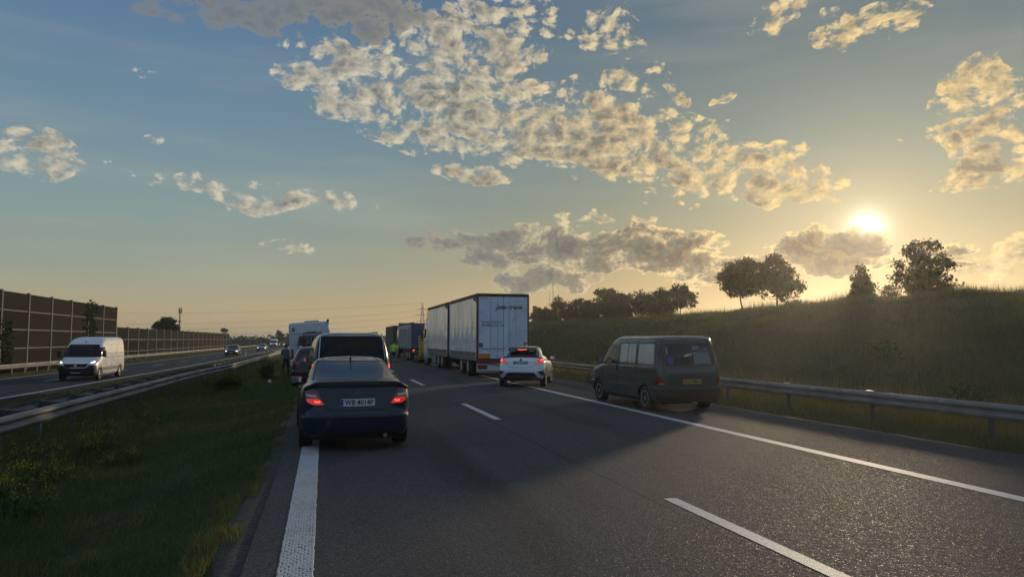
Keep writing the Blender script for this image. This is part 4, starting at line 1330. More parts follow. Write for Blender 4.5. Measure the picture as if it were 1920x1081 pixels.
def star_emblem(body, x, z, r, m='chrome'):
    p, n = body.hit(x, z, 'rear'); y = p.y - .008
    mb = MB(); N = 28
    for k in range(N):
        a0, a1 = 2 * math.pi * k / N, 2 * math.pi * (k + 1) / N
        P = [(r * math.cos(a), r * math.sin(a)) for a in (a0, a1)]; Q = [(r * .84 * math.cos(a), r * .84 * math.sin(a)) for a in (a1, a0)]
        mb.prism([(x + u, z + v) for u, v in P + Q], 'y', y - .006, y + .004)
    for k in range(3):
        a = math.pi / 2 + k * 2 * math.pi / 3
        mb.prism([(x + r * .86 * math.cos(a), z + r * .86 * math.sin(a)), (x + r * .17 * math.cos(a + 1.05), z + r * .17 * math.sin(a + 1.05)), (x, z), (x + r * .17 * math.cos(a - 1.05), z + r * .17 * math.sin(a - 1.05))], 'y', y - .007, y + .003)
    return mb.build('emblem', m, body.root)


def arches(body, axles, r, w, zc=None):
    body.cut([(y, r if zc is None else zc, r * 1.13, sx * (w - 0.30), sx * (w + 0.4)) for y in axles for sx in (-1, 1)])


# ---- navy coupe, nearest the camera
car = thing('coupe', 'navy blue coupe with lit brake lamps stopped over the left edge line', 'car', (0.53, 11.15, 0.0), 2.6)
B_ = Body(car, body_mesh('body', [
    (.20, .22, .30, 4.10, .72, 4.5, 4), (.23, .20, .09, 4.25, .80, 4.5, 3.2), (.36, .38, .015, 4.33, .850, 4.4, 3), (.515, .52, .0, 4.34, .862, 4.2, 3),
    (.535, .55, .035, 4.33, .862, 4.2, 3), (.62, .60, .075, 4.28, .864, 4.4, 3), (.78, .70, .095, 4.2, .862, 4.6, 3), (.93, .78, .115, 4.0, .838, 4.6, 3), (1.005, .84, .12, 3.6, .795, 4.6, 3),
    (1.035, .90, .22, 3.1, .745, 4.2, 3), (1.09, 1.02, .48, 2.75, .715, 3.8, 3), (1.20, 1.18, .92, 2.40, .655, 3.6, 3), (1.30, 1.31, 1.32, 2.12, .600, 3.4, 3), (1.345, 1.365, 1.55, 1.98, .545, 3.2, 3), (1.375, 1.395, 1.72, 1.9, .40, 3, 3), (1.39, 1.405, 1.78, 1.86, .05, 3, 3)],
    'navy_paint', crease=(3, 4)))
arches(B_, (0.88, 3.59), .315, .86)
B_.patch('rear_window', [(-.645, 1.065), (.645, 1.065), (.555, 1.318), (-.555, 1.318)], 'rear', 'glass', r=.05)
B_.seam('window_seal', [(-.655, 1.06), (-.56, 1.325), (.56, 1.325), (.655, 1.06)], 'rear', 'black_plastic', .016, .005)
B_.seam('roof_seam', [(-.47, 1.40), (-.45, 2.0)], 'top', 'gap', .012); B_.seam('roof_seam', [(.47, 1.40), (.45, 2.0)], 'top', 'gap', .012)
for s_ in ('left', 'right'):
    B_.patch('side_window', [(1.0, 1.00), (2.85, .99), (2.35, 1.29), (1.55, 1.30)], s_, 'glass', r=.04)
    B_.seam('door_seam', [(1.45, .30), (1.42, .98)], s_)
    B_.patch('door_handle', [(1.52, .86), (1.72, .86), (1.72, .89), (1.52, .89)], s_, 'navy_paint', off=.03, res=.03)
# spoiler lip over the boot
V, F = [], []
xs = np.linspace(-1, 1, 41)
for t in xs:
    x = t * .80; a = abs(t)
    zt = 1.065 - .02 * a ** 2 - .085 * max(0, (a - .72) / .28) ** 1.6
    hgt = .100 * (1 - .6 * a ** 3); y = B_.hit(x * .985, max(.90, zt - .06), 'rear')[0].y
    V += [(x, y + .20 + .10 * a, zt - .012), (x, y - .045, zt), (x, y - .060, zt - .018), (x, y - .035, zt - hgt), (x, y + .03, zt - hgt - .006)]
for i in range(40):
    for j in range(4): F.append((5 * i + j, 5 * i + j + 1, 5 * i + j + 6, 5 * i + j + 5))
o = link(bpy.data.objects.new('spoiler', mesh_np('spoiler', V, F, ('black_plastic',), True, 60)), car)
lamp = [(.475, .705), (.62, .702), (.735, .745), (.765, .82), (.768, .90), (.735, .968), (.655, .975), (.60, .91), (.55, .80)]
for lp in B_.patch('tail_lamp', lamp, 'rear', 'lamp_red', off=.006, res=.03, r=.03, mirror=True): pass
B_.patch('lamp_top', [(.625, .885), (.665, .962), (.728, .955), (.757, .885)], 'rear', 'lamp_smoke', off=.010, res=.03, r=.02, mirror=True)
B_.patch('lamp_reverse', [(.60, .825), (.622, .862), (.762, .866), (.764, .84), (.72, .838), (.70, .825)], 'rear', 'lamp_clear', off=.010, res=.03, r=.012, mirror=True)
B_.patch('lamp_lit', [(.50, .715), (.66, .712), (.742, .752), (.752, .80), (.58, .805)], 'rear', 'lamp_red_lit', off=.010, res=.03, r=.03, mirror=True)
for sx in (-1, 1):
    B_.patch('lamp_bulb', [(sx * .60 - .035, .742), (sx * .60 + .035, .738), (sx * .60 + .05, .775), (sx * .60, .765), (sx * .60 - .045, .78)], 'rear', 'lamp_red_hot', off=.013, res=.02, r=.015)
plate(B_, 0, .738, .52, .114, 'WB 4014P')
B_.patch('plate_recess', [(-.32, .655), (.32, .655), (.34, .83), (-.34, .83)], 'rear', 'navy_paint', off=.002, r=.03)
star_emblem(B_, 0, .885, .040)
B_.seam('boot_seam', [(-.70, .985), (-.62, .80), (-.52, .70), (-.42, .635), (-.30, .615), (.30, .615), (.42, .635), (.52, .70), (.62, .80), (.70, .985)], 'rear', w=.009)
B_.seam('bumper_trim', [(-.80, .527), (-.4, .522), (.4, .522), (.80, .527)], 'rear', 'black_plastic', .016, .008)
B_.patch('bumper_valance', [(-.62, .235), (.62, .235), (.55, .31), (-.55, .31)], 'rear', 'black_plastic', off=.005, r=.03)
for sx in (-.45, -.16, .16, .45): B_.patch('parking_sensor', [(sx + .012 * math.cos(k), .565 + .012 * math.sin(k)) for k in np.linspace(0, 5.6, 9)], 'rear', 'black_plastic', off=.006, res=.02)
mirror(B_, -1, .89, 2.62, .96, .19, .13, .10, 'navy_paint'); mirror(B_, 1, .89, 2.62, .96, .19, .13, .10, 'navy_paint')
p = B_.hit(0, 1.62, 'top')[0]
mb = MB(); mb.tube([p + Vector((0, 0, -.01)), p + Vector((0, -.05, .035))], [.022, .012], 8); mb.tube([p + Vector((0, -.03, .02)), p + Vector((0, -.16, .17))], .005, 5); mb.build('antenna', 'black_plastic', car, True)
p = B_.hit(0, 1.31, 'rear')[0]
mb = MB(); mb.box(-.025, .025, p.y - .012, p.y, 1.20, 1.318, .004); mb.box(-.05, .05, p.y - .014, p.y + .02, 1.285, 1.30, .003); mb.build('brake_light', 'black_plastic', car)
mb = MB(); mb.tube([(.42, .05, .235), (.42, .30, .235)], .03, 10); mb.build('exhaust', 'steel', car, True)
mb = MB(); mb.box(-.66, .66, .25, 4.0, .17, .24); mb.build('underbody', 'dark_metal', car)
for y in (0.88, 3.59):
    for sx in (-1, 1): wheel(car, sx * .745, y, .315, .215, 'rim_silver', 7, side=sx)

# ---- black van ahead of it
van = thing('van', 'black van with large dark rear window directly ahead of the navy coupe', 'van', (0.70, 17.9, 0.0), 3.0)
B_ = Body(van, body_mesh('body', [
    (.26, .25, .18, 4.6, .84, 6, 4), (.40, .38, .02, 4.82, .93, 6, 4), (.60, .58, .0, 4.9, .95, 6, 3.6), (.64, .62, .03, 4.9, .95, 6, 3.6), (1.05, .92, .06, 4.65, .95, 6.5, 3.6),
    (1.18, 1.05, .09, 4.2, .94, 6.5, 3.6), (1.55, 1.5, .20, 3.75, .875, 6.5, 4), (1.74, 1.72, .28, 3.4, .815, 6.5, 4), (1.825, 1.81, .36, 3.2, .74, 6, 4), (1.865, 1.86, .55, 3.0, .60, 5, 4), (1.885, 1.885, 1.0, 2.6, .05, 4, 4)],
    'black_paint', crease=(3,)))
arches(B_, (0.85, 4.0), .33, .95)
B_.patch('rear_window', [(-.83, 1.04), (.83, 1.04), (.745, 1.775), (-.745, 1.775)], 'rear', 'glass_dark', r=.08)
B_.seam('window_trim', [(-.80, 1.20), (-.755, 1.76), (-.70, 1.795), (.70, 1.795), (.755, 1.76), (.80, 1.20)], 'rear', 'chrome', .012, .007)
B_.seam('tailgate_seam', [(-.86, .70), (-.86, 1.05), (-.79, 1.80)], 'rear', w=.01); B_.seam('tailgate_seam', [(.86, .70), (.86, 1.05), (.79, 1.80)], 'rear', w=.01)
B_.patch('tail_lamp', [(.868, .80), (.945, .80), (.925, 1.22), (.868, 1.20)], 'rear', 'lamp_red', off=.008, res=.03, r=.02, mirror=True)
B_.patch('lamp_lit', [(.885, .98), (.945, .98), (.935, 1.10), (.885, 1.10)], 'rear', 'lamp_red_hot', off=.012, res=.03, r=.02, mirror=True)
for s_ in ('left', 'right'):
    for a, b in ((.35, 1.35), (1.45, 2.5)): B_.patch('side_window', [(a, 1.16), (b, 1.15), (b, 1.66), (a + .10, 1.67)], s_, 'glass', r=.05)
    B_.patch('side_window', [(2.62, 1.13), (3.75, 1.10), (3.3, 1.64), (2.62, 1.66)], s_, 'glass', r=.05)
    B_.seam('door_seam', [(2.56, .35), (2.56, 1.75)], s_)
plate(B_, 0, .72, .52, .114, '', 'plate_white')
B_.seam('wiper', [(-.05, 1.07), (.45, 1.10)], 'rear', 'black_plastic', .02, .02)
mb = MB(); [mb.tube([(sx * .70, .9, 1.83), (sx * .70, 1.0, 1.885), (sx * .70, 3.0, 1.885), (sx * .70, 3.1, 1.83)], .016, 6) for sx in (-1, 1)]; mb.build('roof_rail', 'black_plastic', van, True)
mirror(B_, -1, 1.07, 3.5, 1.15, .20, .24, .12); mirror(B_, 1, 1.07, 3.5, 1.15, .20, .24, .12)
for y in (0.85, 4.0):
    for sx in (-1, 1): wheel(van, sx * .82, y, .33, .22, 'rim_silver', 5, side=sx)

# ---- dark estate car on the verge
est = thing('estate_car', 'dark estate car with silver roof rails half on the grass verge', 'car', (-0.22, 27.2, -0.03), 1.5)
B_ = Body(est, body_mesh('body', [
    (.22, .22, .2, 4.4, .78, 5, 4), (.38, .38, .02, 4.58, .87, 5, 3.2), (.56, .55, .0, 4.6, .9, 5, 3), (.60, .60, .04, 4.56, .9, 5, 3), (.88, .74, .06, 4.3, .9, 5, 3), (.98, .84, .09, 3.7, .88, 5, 3),
    (1.03, .92, .12, 3.2, .85, 5, 3), (1.22, 1.18, .26, 2.75, .76, 5, 3), (1.37, 1.36, .40, 2.35, .67, 5, 3), (1.435, 1.43, .55, 2.15, .56, 4.5, 3), (1.46, 1.47, 1.0, 2.0, .05, 4, 3)], 'black_paint', crease=(3,)))
arches(B_, (0.95, 3.62), .32, .9)
B_.patch('rear_window', [(-.70, 1.03), (.70, 1.03), (.60, 1.36), (-.60, 1.36)], 'rear', 'glass', r=.06)
B_.patch('tail_lamp', [(.58, .84), (.85, .83), (.86, .92), (.60, .94)], 'rear', 'lamp_red_low', off=.008, res=.04, r=.03, mirror=True)
B_.seam('light_bar', [(-.58, .90), (.58, .90)], 'rear', 'lamp_red_low', .03, .006)
B_.seam('bumper_reflector', [(-.78, .47), (-.45, .46)], 'rear', 'lamp_red_low', .03, .006); B_.seam('bumper_reflector', [(.78, .47), (.45, .46)], 'rear', 'lamp_red_low', .03, .006)
B_.seam('bumper_trim', [(-.8, .38), (-.4, .34), (.4, .34), (.8, .38)], 'rear', 'chrome', .025, .008)
plate(B_, 0, .76, .52, .114, '')
for s_ in ('left', 'right'):
    B_.patch('side_window', [(.45, 1.02), (1.5, 1.0), (1.5, 1.35), (.75, 1.34)], s_, 'glass', r=.04)
    B_.patch('side_window', [(1.58, 1.0), (2.95, .98), (2.4, 1.34), (1.58, 1.36)], s_, 'glass', r=.04)
    B_.seam('window_trim', [(.40, 1.0), (1.5, .985), (3.0, .965)], s_, 'chrome', .02, .006)
for sx in (-1, 1):
    mb = MB(); mb.tube([(sx * .60, .55, 1.41), (sx * .60, .65, 1.465), (sx * .60, 2.1, 1.475), (sx * .60, 2.25, 1.43)], .02, 6); mb.build('roof_rail', 'chrome', est, True)
mirror(B_, -1, 1.0, 2.85, 1.0, .2, .14, .1); mirror(B_, 1, 1.0, 2.85, 1.0, .2, .14, .1)
for y in (0.95, 3.62):
    for sx in (-1, 1): wheel(est, sx * .78, y, .32, .22, 'rim_silver', 5, side=sx, z=.33 if sx > 0 else .29)

# ---- white crossover pulling out beside the truck
ch = thing('crossover_car', 'white crossover with lit brake lamps steering across the line behind the white trailer', 'car', (7.18, 25.9, -0.108), -23.0)
B_ = Body(ch, body_mesh('body', [
    (.24, .22, .34, 4.05, .74, 5, 4), (.30, .30, .14, 4.25, .83, 4.6, 3.4), (.42, .42, .05, 4.33, .88, 4.2, 3), (.58, .55, .0, 4.36, .905, 4.0, 3), (.74, .70, .02, 4.33, .90, 3.8, 3), (.88, .80, .07, 4.2, .89, 3.6, 3),
    (1.00, .90, .10, 3.8, .865, 3.6, 3), (1.06, .97, .20, 3.3, .82, 3.6, 3), (1.20, 1.14, .48, 2.85, .74, 3.6, 3), (1.36, 1.34, .80, 2.5, .655, 3.6, 3), (1.47, 1.47, 1.02, 2.25, .57, 3.4, 3), (1.53, 1.535, 1.3, 2.05, .40, 3, 3), (1.55, 1.555, 1.5, 1.9, .05, 3, 3)], 'pearl_paint'))
arches(B_, (0.86, 3.5), .34, .90)
B_.patch('rear_window', [(-.66, 1.14), (.66, 1.14), (.53, 1.44), (-.53, 1.44)], 'rear', 'glass', r=.07)
B_.patch('tail_lamp', [(.56, .905), (.70, .915), (.875, 1.0), (.865, 1.075), (.76, 1.06), (.63, 1.035)], 'rear', 'lamp_red_lit', off=.035, res=.03, r=.02, mirror=True, depth=.05)
B_.patch('lamp_bulb', [(.70, .96), (.80, 1.0), (.83, 1.05), (.72, 1.03)], 'rear', 'lamp_red_hot', off=.040, res=.03, r=.02, mirror=True)
B_.patch('tailgate_lip', [(-.76, 1.09), (-.5, 1.125), (0, 1.135), (.5, 1.125), (.76, 1.09), (.5, 1.165), (0, 1.18), (-.5, 1.165)], 'rear', 'black_plastic', off=.03, res=.04, depth=.05)
B_.patch('lower_bumper', [(-.66, .36), (.66, .36), (.50, .57), (-.50, .57)], 'rear', 'black_plastic', off=.008, r=.02)
B_.patch('underride_panel', [(-.80, .27), (.80, .27), (.80, .37), (-.80, .37)], 'rear', 'black_plastic', off=.006, r=.02)
B_.patch('fog_recess', [(.62, .61), (.845, .63), (.85, .46), (.78, .46)], 'rear', 'black_plastic', off=.008, res=.03, r=.02, mirror=True)
B_.seam('chrome_strip', [(-.55, .385), (.55, .385)], 'rear', 'chrome', .014, .016)
plate(B_, 0, .92, .52, .114, 'PY 2133H')
B_.patch('emblem', [(.055 * math.cos(k), 1.035 + .035 * math.sin(k)) for k in np.linspace(0, 5.9, 14)], 'rear', 'black_plastic', off=.012, res=.03)
B_.seam('tailgate_seam', [(-.60, 1.03), (-.50, .82), (-.40, .76), (.40, .76), (.50, .82), (.60, 1.03)], 'rear', 'gap', .010)
for s_ in ('left', 'right'):
    B_.patch('side_window', [(1.12, 1.19), (2.0, 1.10), (2.0, 1.42), (1.55, 1.43)], s_, 'glass', r=.04)
    B_.patch('side_window', [(2.06, 1.10), (3.1, 1.04), (2.55, 1.39), (2.06, 1.42)], s_, 'glass', r=.04)
    for yy in (.86, 3.5):
        B_.seam('arch_trim', [(yy + .44 * math.cos(t), .34 + .44 * math.sin(t)) for t in np.linspace(.0, math.pi, 15)], s_, 'black_plastic', .05, .010)
    B_.seam('door_seam', [(2.03, .35), (2.03, 1.08)], s_); B_.seam('door_seam', [(1.2, .75), (1.22, 1.12)], s_); B_.seam('door_seam', [(3.05, .4), (3.08, .95)], s_)
    B_.patch('sill_trim', [(1.35, .26), (3.0, .26), (3.0, .38), (1.35, .38)], s_, 'black_plastic', off=.006)
# roof spoiler with the high brake lamp
mb = MB(); mb.prism([(.60, 1.37), (1.08, 1.475), (1.08, 1.515), (.58, 1.435), (.55, 1.405)], 'x', -.55, .55)
o = mb.build('roof_spoiler', 'black_plastic', ch)
mb = MB(); mb.box(-.17, .17, .535, .56, 1.40, 1.432, .005); mb.build('brake_light', 'lamp_red_hot', o)
for sx in (-1, 1):
    mb = MB(); mb.box(sx * .36 - .09, sx * .36 + .09, .545, .57, 1.355, 1.395, .01); mb.build('spoiler_duct', 'lamp_clear', o)
mb = MB(); mb.prism([(1.15, 1.51), (1.42, 1.545), (1.18, 1.62)], 'x', .08, .11); mb.build('antenna_fin', 'pearl_paint', ch)
mirror(B_, 1, 0.96, 2.95, 1.06, .2, .15, .12); mirror(B_, -1, 0.96, 2.95, 1.06, .2, .15, .12)
for y in (0.86, 3.5):
    for sx in (-1, 1): wheel(ch, sx * .78, y, .345, .225, 'rim_silver', 5, side=sx, rr=.68, steer=-12 if y > 3 else 0)

# ---- old dark green van on the hard shoulder
t4 = thing('van', 'old dark green passenger van with yellow plate parked on the hard shoulder', 'van', (9.02, 16.25, -0.135), 2.0)
B_ = Body(t4, body_mesh('body', [
    (.28, .28, .14, 4.5, .84, 8, 5), (.36, .36, .02, 4.62, .905, 8, 5), (.60, .58, .0, 4.66, .92, 8, 4.6), (.635, .62, .0, 4.66, .92, 8, 4.6), (.645, .63, .045, 4.62, .918, 8, 4.2), (1.0, .92, .06, 4.58, .918, 8.5, 4), (1.10, 1.03, .075, 4.35, .915, 8.5, 4),
    (1.18, 1.13, .09, 3.95, .905, 8.5, 4), (1.55, 1.5, .19, 3.55, .862, 8.5, 4.4), (1.78, 1.76, .265, 3.22, .818, 8.5, 4.6), (1.87, 1.86, .31, 3.05, .775, 8, 4.6), (1.915, 1.915, .42, 2.9, .66, 6, 4.4), (1.94, 1.945, 1.2, 2.3, .05, 5, 4)],
    'teal_paint', crease=(3, 4)))
arches(B_, (0.89, 3.81), .325, .92)
B_.patch('rear_window', [(-.70, 1.17), (.70, 1.17), (.655, 1.735), (-.655, 1.735)], 'rear', 'glass', r=.09)
B_.seam('window_seal', rounded([(-.71, 1.16), (.71, 1.16), (.665, 1.745), (-.665, 1.745)], .1) + [(-.69, 1.20)], 'rear', 'black_plastic', .022, .006)
for nm_, P_, m_ in (('map_sheet', [(.10, 1.21), (.58, 1.21), (.56, 1.50), (.12, 1.52)], 'paper'), ('sticker', [(.22, 1.50), (.36, 1.50), (.36, 1.60), (.20, 1.60)], 'paper_blue'), ('sticker', [(.10, 1.56), (.30, 1.60), (.30, 1.66), (.12, 1.66)], 'paper'),
                    ('sticker', [(.42, 1.56), (.55, 1.56), (.55, 1.62), (.42, 1.62)], 'paper'), ('bag', [(-.64, 1.20), (-.50, 1.20), (-.48, 1.38), (-.58, 1.42), (-.64, 1.36)], 'paper_blue'), ('bag', [(-.66, 1.45), (-.60, 1.45), (-.59, 1.60), (-.63, 1.66)], 'paper'),
                    ('parcel', [(-.14, 1.39), (.06, 1.43), (.08, 1.48), (-.06, 1.47), (-.16, 1.43)], 'paper_warm'), ('bag', [(-.45, 1.20), (-.02, 1.20), (.06, 1.36), (-.2, 1.40), (-.42, 1.36)], 'tarp_dark')):
    B_.patch(nm_, P_, 'rear', m_, off=.0075, res=.05, r=.015)
B_.patch('tail_lamp', [(.745, .70), (.885, .70), (.885, .88), (.745, .88)], 'rear', 'lamp_red', off=.008, res=.03, r=.012, mirror=True)
B_.patch('turn_lamp', [(.76, .70), (.875, .70), (.875, .755), (.76, .755)], 'rear', 'lamp_orange', off=.011, res=.03, r=.008, mirror=True)
B_.patch('tail_lamp', [(.22, .72), (.33, .72), (.33, .88), (.22, .88)], 'left', 'lamp_red', off=.008, res=.03, r=.012); B_.patch('tail_lamp', [(.22, .72), (.33, .72), (.33, .88), (.22, .88)], 'right', 'lamp_red', off=.008, res=.03, r=.012)
B_.patch('bumper', [(-.895, .33), (.895, .33), (.895, .625), (-.895, .625)], 'rear', 'black_plastic', off=.03, r=.05, depth=.05)
B_.seam('bumper_strip', [(-.90, .60), (.90, .60)], 'rear', 'grey_plastic', .025, .036)
plate(B_, 0, .775, .52, .114, 'PGS 90MW', 'plate_yellow', off=.014, blue=False)
B_.seam('tailgate_seam', [(-.74, .66), (-.75, 1.12), (-.70, 1.80), (.70, 1.80), (.75, 1.12), (.74, .66)], 'rear', w=.011)
B_.seam('press_line', [(-.74, .98), (.74, .98)], 'rear', 'gap', .006); B_.seam('press_line', [(-.74, .90), (.74, .90)], 'rear', 'gap', .005)
B_.seam('wiper', [(.05, 1.13), (.15, 1.10), (-.25, 1.19)], 'rear', 'black_plastic', .018, .022)
for s_ in ('left', 'right'):
    B_.patch('side_window', [(.36, 1.20), (1.26, 1.20), (1.26, 1.72), (.44, 1.72)], s_, 'pale_glass', r=.06)
    B_.patch('side_window', [(1.40, 1.20), (1.86, 1.20), (1.86, 1.72), (1.40, 1.72)], s_, 'pale_glass', r=.03)
    B_.patch('side_window', [(1.90, 1.20), (2.36, 1.20), (2.36, 1.72), (1.90, 1.72)], s_, 'pale_glass', r=.03)
    B_.patch('door_window', [(2.52, 1.18), (3.62, 1.14), (3.16, 1.68), (2.52, 1.70)], s_, 'glass', r=.05)
    for a, b in ((.33, 1.29), (1.37, 2.39)): B_.seam('window_seal', rounded([(a, 1.175), (b, 1.175), (b, 1.745), (a + .05, 1.745)], .07) + [(a, 1.24)], s_, 'black_plastic', .02, .006)
    B_.seam('window_seal', [(1.88, 1.19), (1.88, 1.73)], s_, 'black_plastic', .03, .006)
    B_.seam('side_strip', [(.28, .865), (2.4, .865), (4.5, .845)], s_, 'grey_plastic', .030, .010)
    for a in (1.32, 2.44): B_.seam('door_seam', [(a, .36), (a, 1.80)], s_, w=.014)
    B_.patch('fuel_flap', [(1.42, .92), (1.60, .92), (1.60, 1.08), (1.42, 1.08)], s_, 'teal_paint', off=.004, res=.04, r=.02)
    B_.seam('door_seam', [(3.40, .5), (3.55, 1.10)], s_); B_.seam('door_rail', [(.25, 1.02), (1.32, 1.02)], s_, 'gap', .018)
    B_.patch('door_handle', [(2.50, .98), (2.56, .98), (2.56, 1.14), (2.50, 1.14)], s_, 'black_plastic', off=.02, res=.03, r=.01)
    for yy in (.89, 3.81): B_.seam('arch_lip', [(yy + .385 * math.cos(t), .325 + .385 * math.sin(t)) for t in np.linspace(-.1, math.pi + .1, 17)], s_, 'teal_paint', .03, .014)
    B_.patch('front_lamp', [(4.42, .78), (4.55, .78), (4.50, .94), (4.36, .94)], s_, 'lamp_orange', off=.006, res=.04, r=.01)
    B_.patch('vent', [(.12, 1.30), (.26, 1.30), (.30, 1.66), (.22, 1.66)], s_, 'black_plastic', off=.004, res=.05, r=.02)
mb = MB(); mb.tube([(.10, .02, .235), (.10, .6, .25)], .028, 8); mb.build('exhaust', 'steel', t4, True)
mb = MB(); mb.box(-.78, .78, .2, 4.3, .22, .30); mb.build('underbody', 'dark_metal', t4)
for zz, sx in ((.64, -1), (.64, 1)):
    mb = MB(); mb.box(sx * .925 - .02, sx * .925 + .02, 4.2, 4.62, .53, .60, .015); mb.build('front_bumper_end', 'black_plastic', t4)
mirror(B_, -1, 1.02, 3.42, 1.24, .20, .20, .10); mirror(B_, 1, 1.02, 3.42, 1.24, .20, .20, .10)
for y in (0.89, 3.81):
    for sx in (-1, 1): wheel(t4, sx * .80, y, .325, .205, 'rim_silver', 9, side=sx)


# ---- oncoming white high-roof van
def delivery_van(label, loc, rz, detail=True):
    dv = thing('delivery_van', label, 'van', loc, rz, None)
    B_ = Body(dv, body_mesh('body', [
        (.30, .25, .10, 5.95, .90, 9, 4.4), (.42, .38, .0, 6.2, .99, 9, 3.8), (.75, .75, .0, 6.3, 1.02, 9, 3.6), (.98, .96, .0, 6.24, 1.02, 9, 3.6), (1.14, 1.10, .0, 5.98, 1.02, 9, 3.8), (1.30, 1.28, .0, 5.52, 1.015, 9, 4),
        (1.75, 1.80, .02, 5.05, .985, 9, 4.6), (2.12, 2.10, .04, 4.72, .94, 9, 5), (2.33, 2.30, .08, 4.35, .89, 8, 4.6), (2.45, 2.43, .16, 3.95, .80, 7, 4), (2.50, 2.49, .4, 3.5, .62, 6, 4), (2.52, 2.515, 1.2, 2.8, .05, 5, 4)], 'white_paint'))
    arches(B_, (1.15, 5.30), .35, 1.02)
    B_.patch('windscreen', [(-.86, 1.33), (.86, 1.33), (.80, 2.06), (-.80, 2.06)], 'front', 'glass_dark', r=.10)
    B_.patch('bumper', [(-.985, .30), (.985, .30), (.97, .86), (.62, .90), (.50, .74), (-.50, .74), (-.62, .90), (-.97, .86)], 'front', 'black_plastic', off=.012, r=.04)
    B_.patch('grille', [(-.52, .77), (.52, .77), (.66, .965), (-.66, .965)], 'front', 'gap', off=.006, r=.03)
    B_.seam('grille_trim', [(-.68, .985), (-.53, .755), (.53, .755), (.68, .985), (-.68, .985)], 'front', 'chrome', .022, .016)
    B_.patch('headlamp', [(.66, .99), (.86, .99), (.955, 1.10), (.93, 1.17), (.80, 1.12)], 'front', 'lamp_clear', off=.012, res=.04, r=.03, mirror=True)
    B_.patch('headlamp_beam', [(.70, 1.0), (.85, 1.0), (.90, 1.09), (.80, 1.09)], 'front', 'head_lit', off=.016, res=.04, r=.02, mirror=True)
    plate(B_, 0, .50, .52, .114, 'PO 4YX11', view='front')
    B_.patch('emblem', [(.075 * math.cos(k), .87 + .06 * math.sin(k)) for k in np.linspace(0, 5.9, 14)], 'front', 'rim_silver', off=.022, res=.03)
    B_.seam('wiper', [(-.1, 1.36), (.5, 1.40)], 'front', 'black_plastic', .03, .02)
    B_.seam('roof_aerial', [(0, 2.14), (0, 2.26)], 'front', 'black_plastic', .02, .03)
    for s_ in ('left', 'right'):
        B_.patch('door_window', [(4.42, 1.42), (5.30, 1.34), (4.98, 1.88), (4.42, 1.93)], s_, 'glass', r=.05)
        B_.seam('panel_line', [(.15, 1.30), (4.3, 1.30)], s_, 'gap', .02); B_.seam('panel_line', [(.15, 1.52), (4.3, 1.52)], s_, 'gap', .012); B_.seam('panel_line', [(.15, 2.06), (4.3, 2.06)], s_, 'gap', .012)
        for a in (1.7, 3.0, 4.35): B_.seam('door_seam', [(a, .5), (a, 2.05)], s_, 'gap', .014)
        B_.patch('side_moulding', [(1.65, .55), (4.75, .55), (4.75, .74), (1.65, .74)], s_, 'grey_plastic', off=.012, r=.02)
        for yy in (1.15, 5.30): B_.seam('arch_trim', [(yy + .46 * math.cos(t), .35 + .46 * math.sin(t)) for t in np.linspace(0, math.pi, 17)], s_, 'grey_plastic', .08, .012)
    mirror(B_, -1, 1.18, 5.2, 1.52, .20, .38, .16); mirror(B_, 1, 1.18, 5.2, 1.52, .20, .38, .16)
    for y in (1.15, 5.30):
        for sx in (-1, 1): wheel(dv, sx * .90, y, .35, .23, 'rim_silver', 8, side=sx)
    return dv


dv = delivery_van('white high-roof delivery van with headlamps on passing the noise barrier', (-13.55, 51.6, OZ), 180.0)
far = copy_tree(dv); far.location = (-14.6, 231, OZ); far['label'] = 'small white van far down the opposite road behind the silver car'


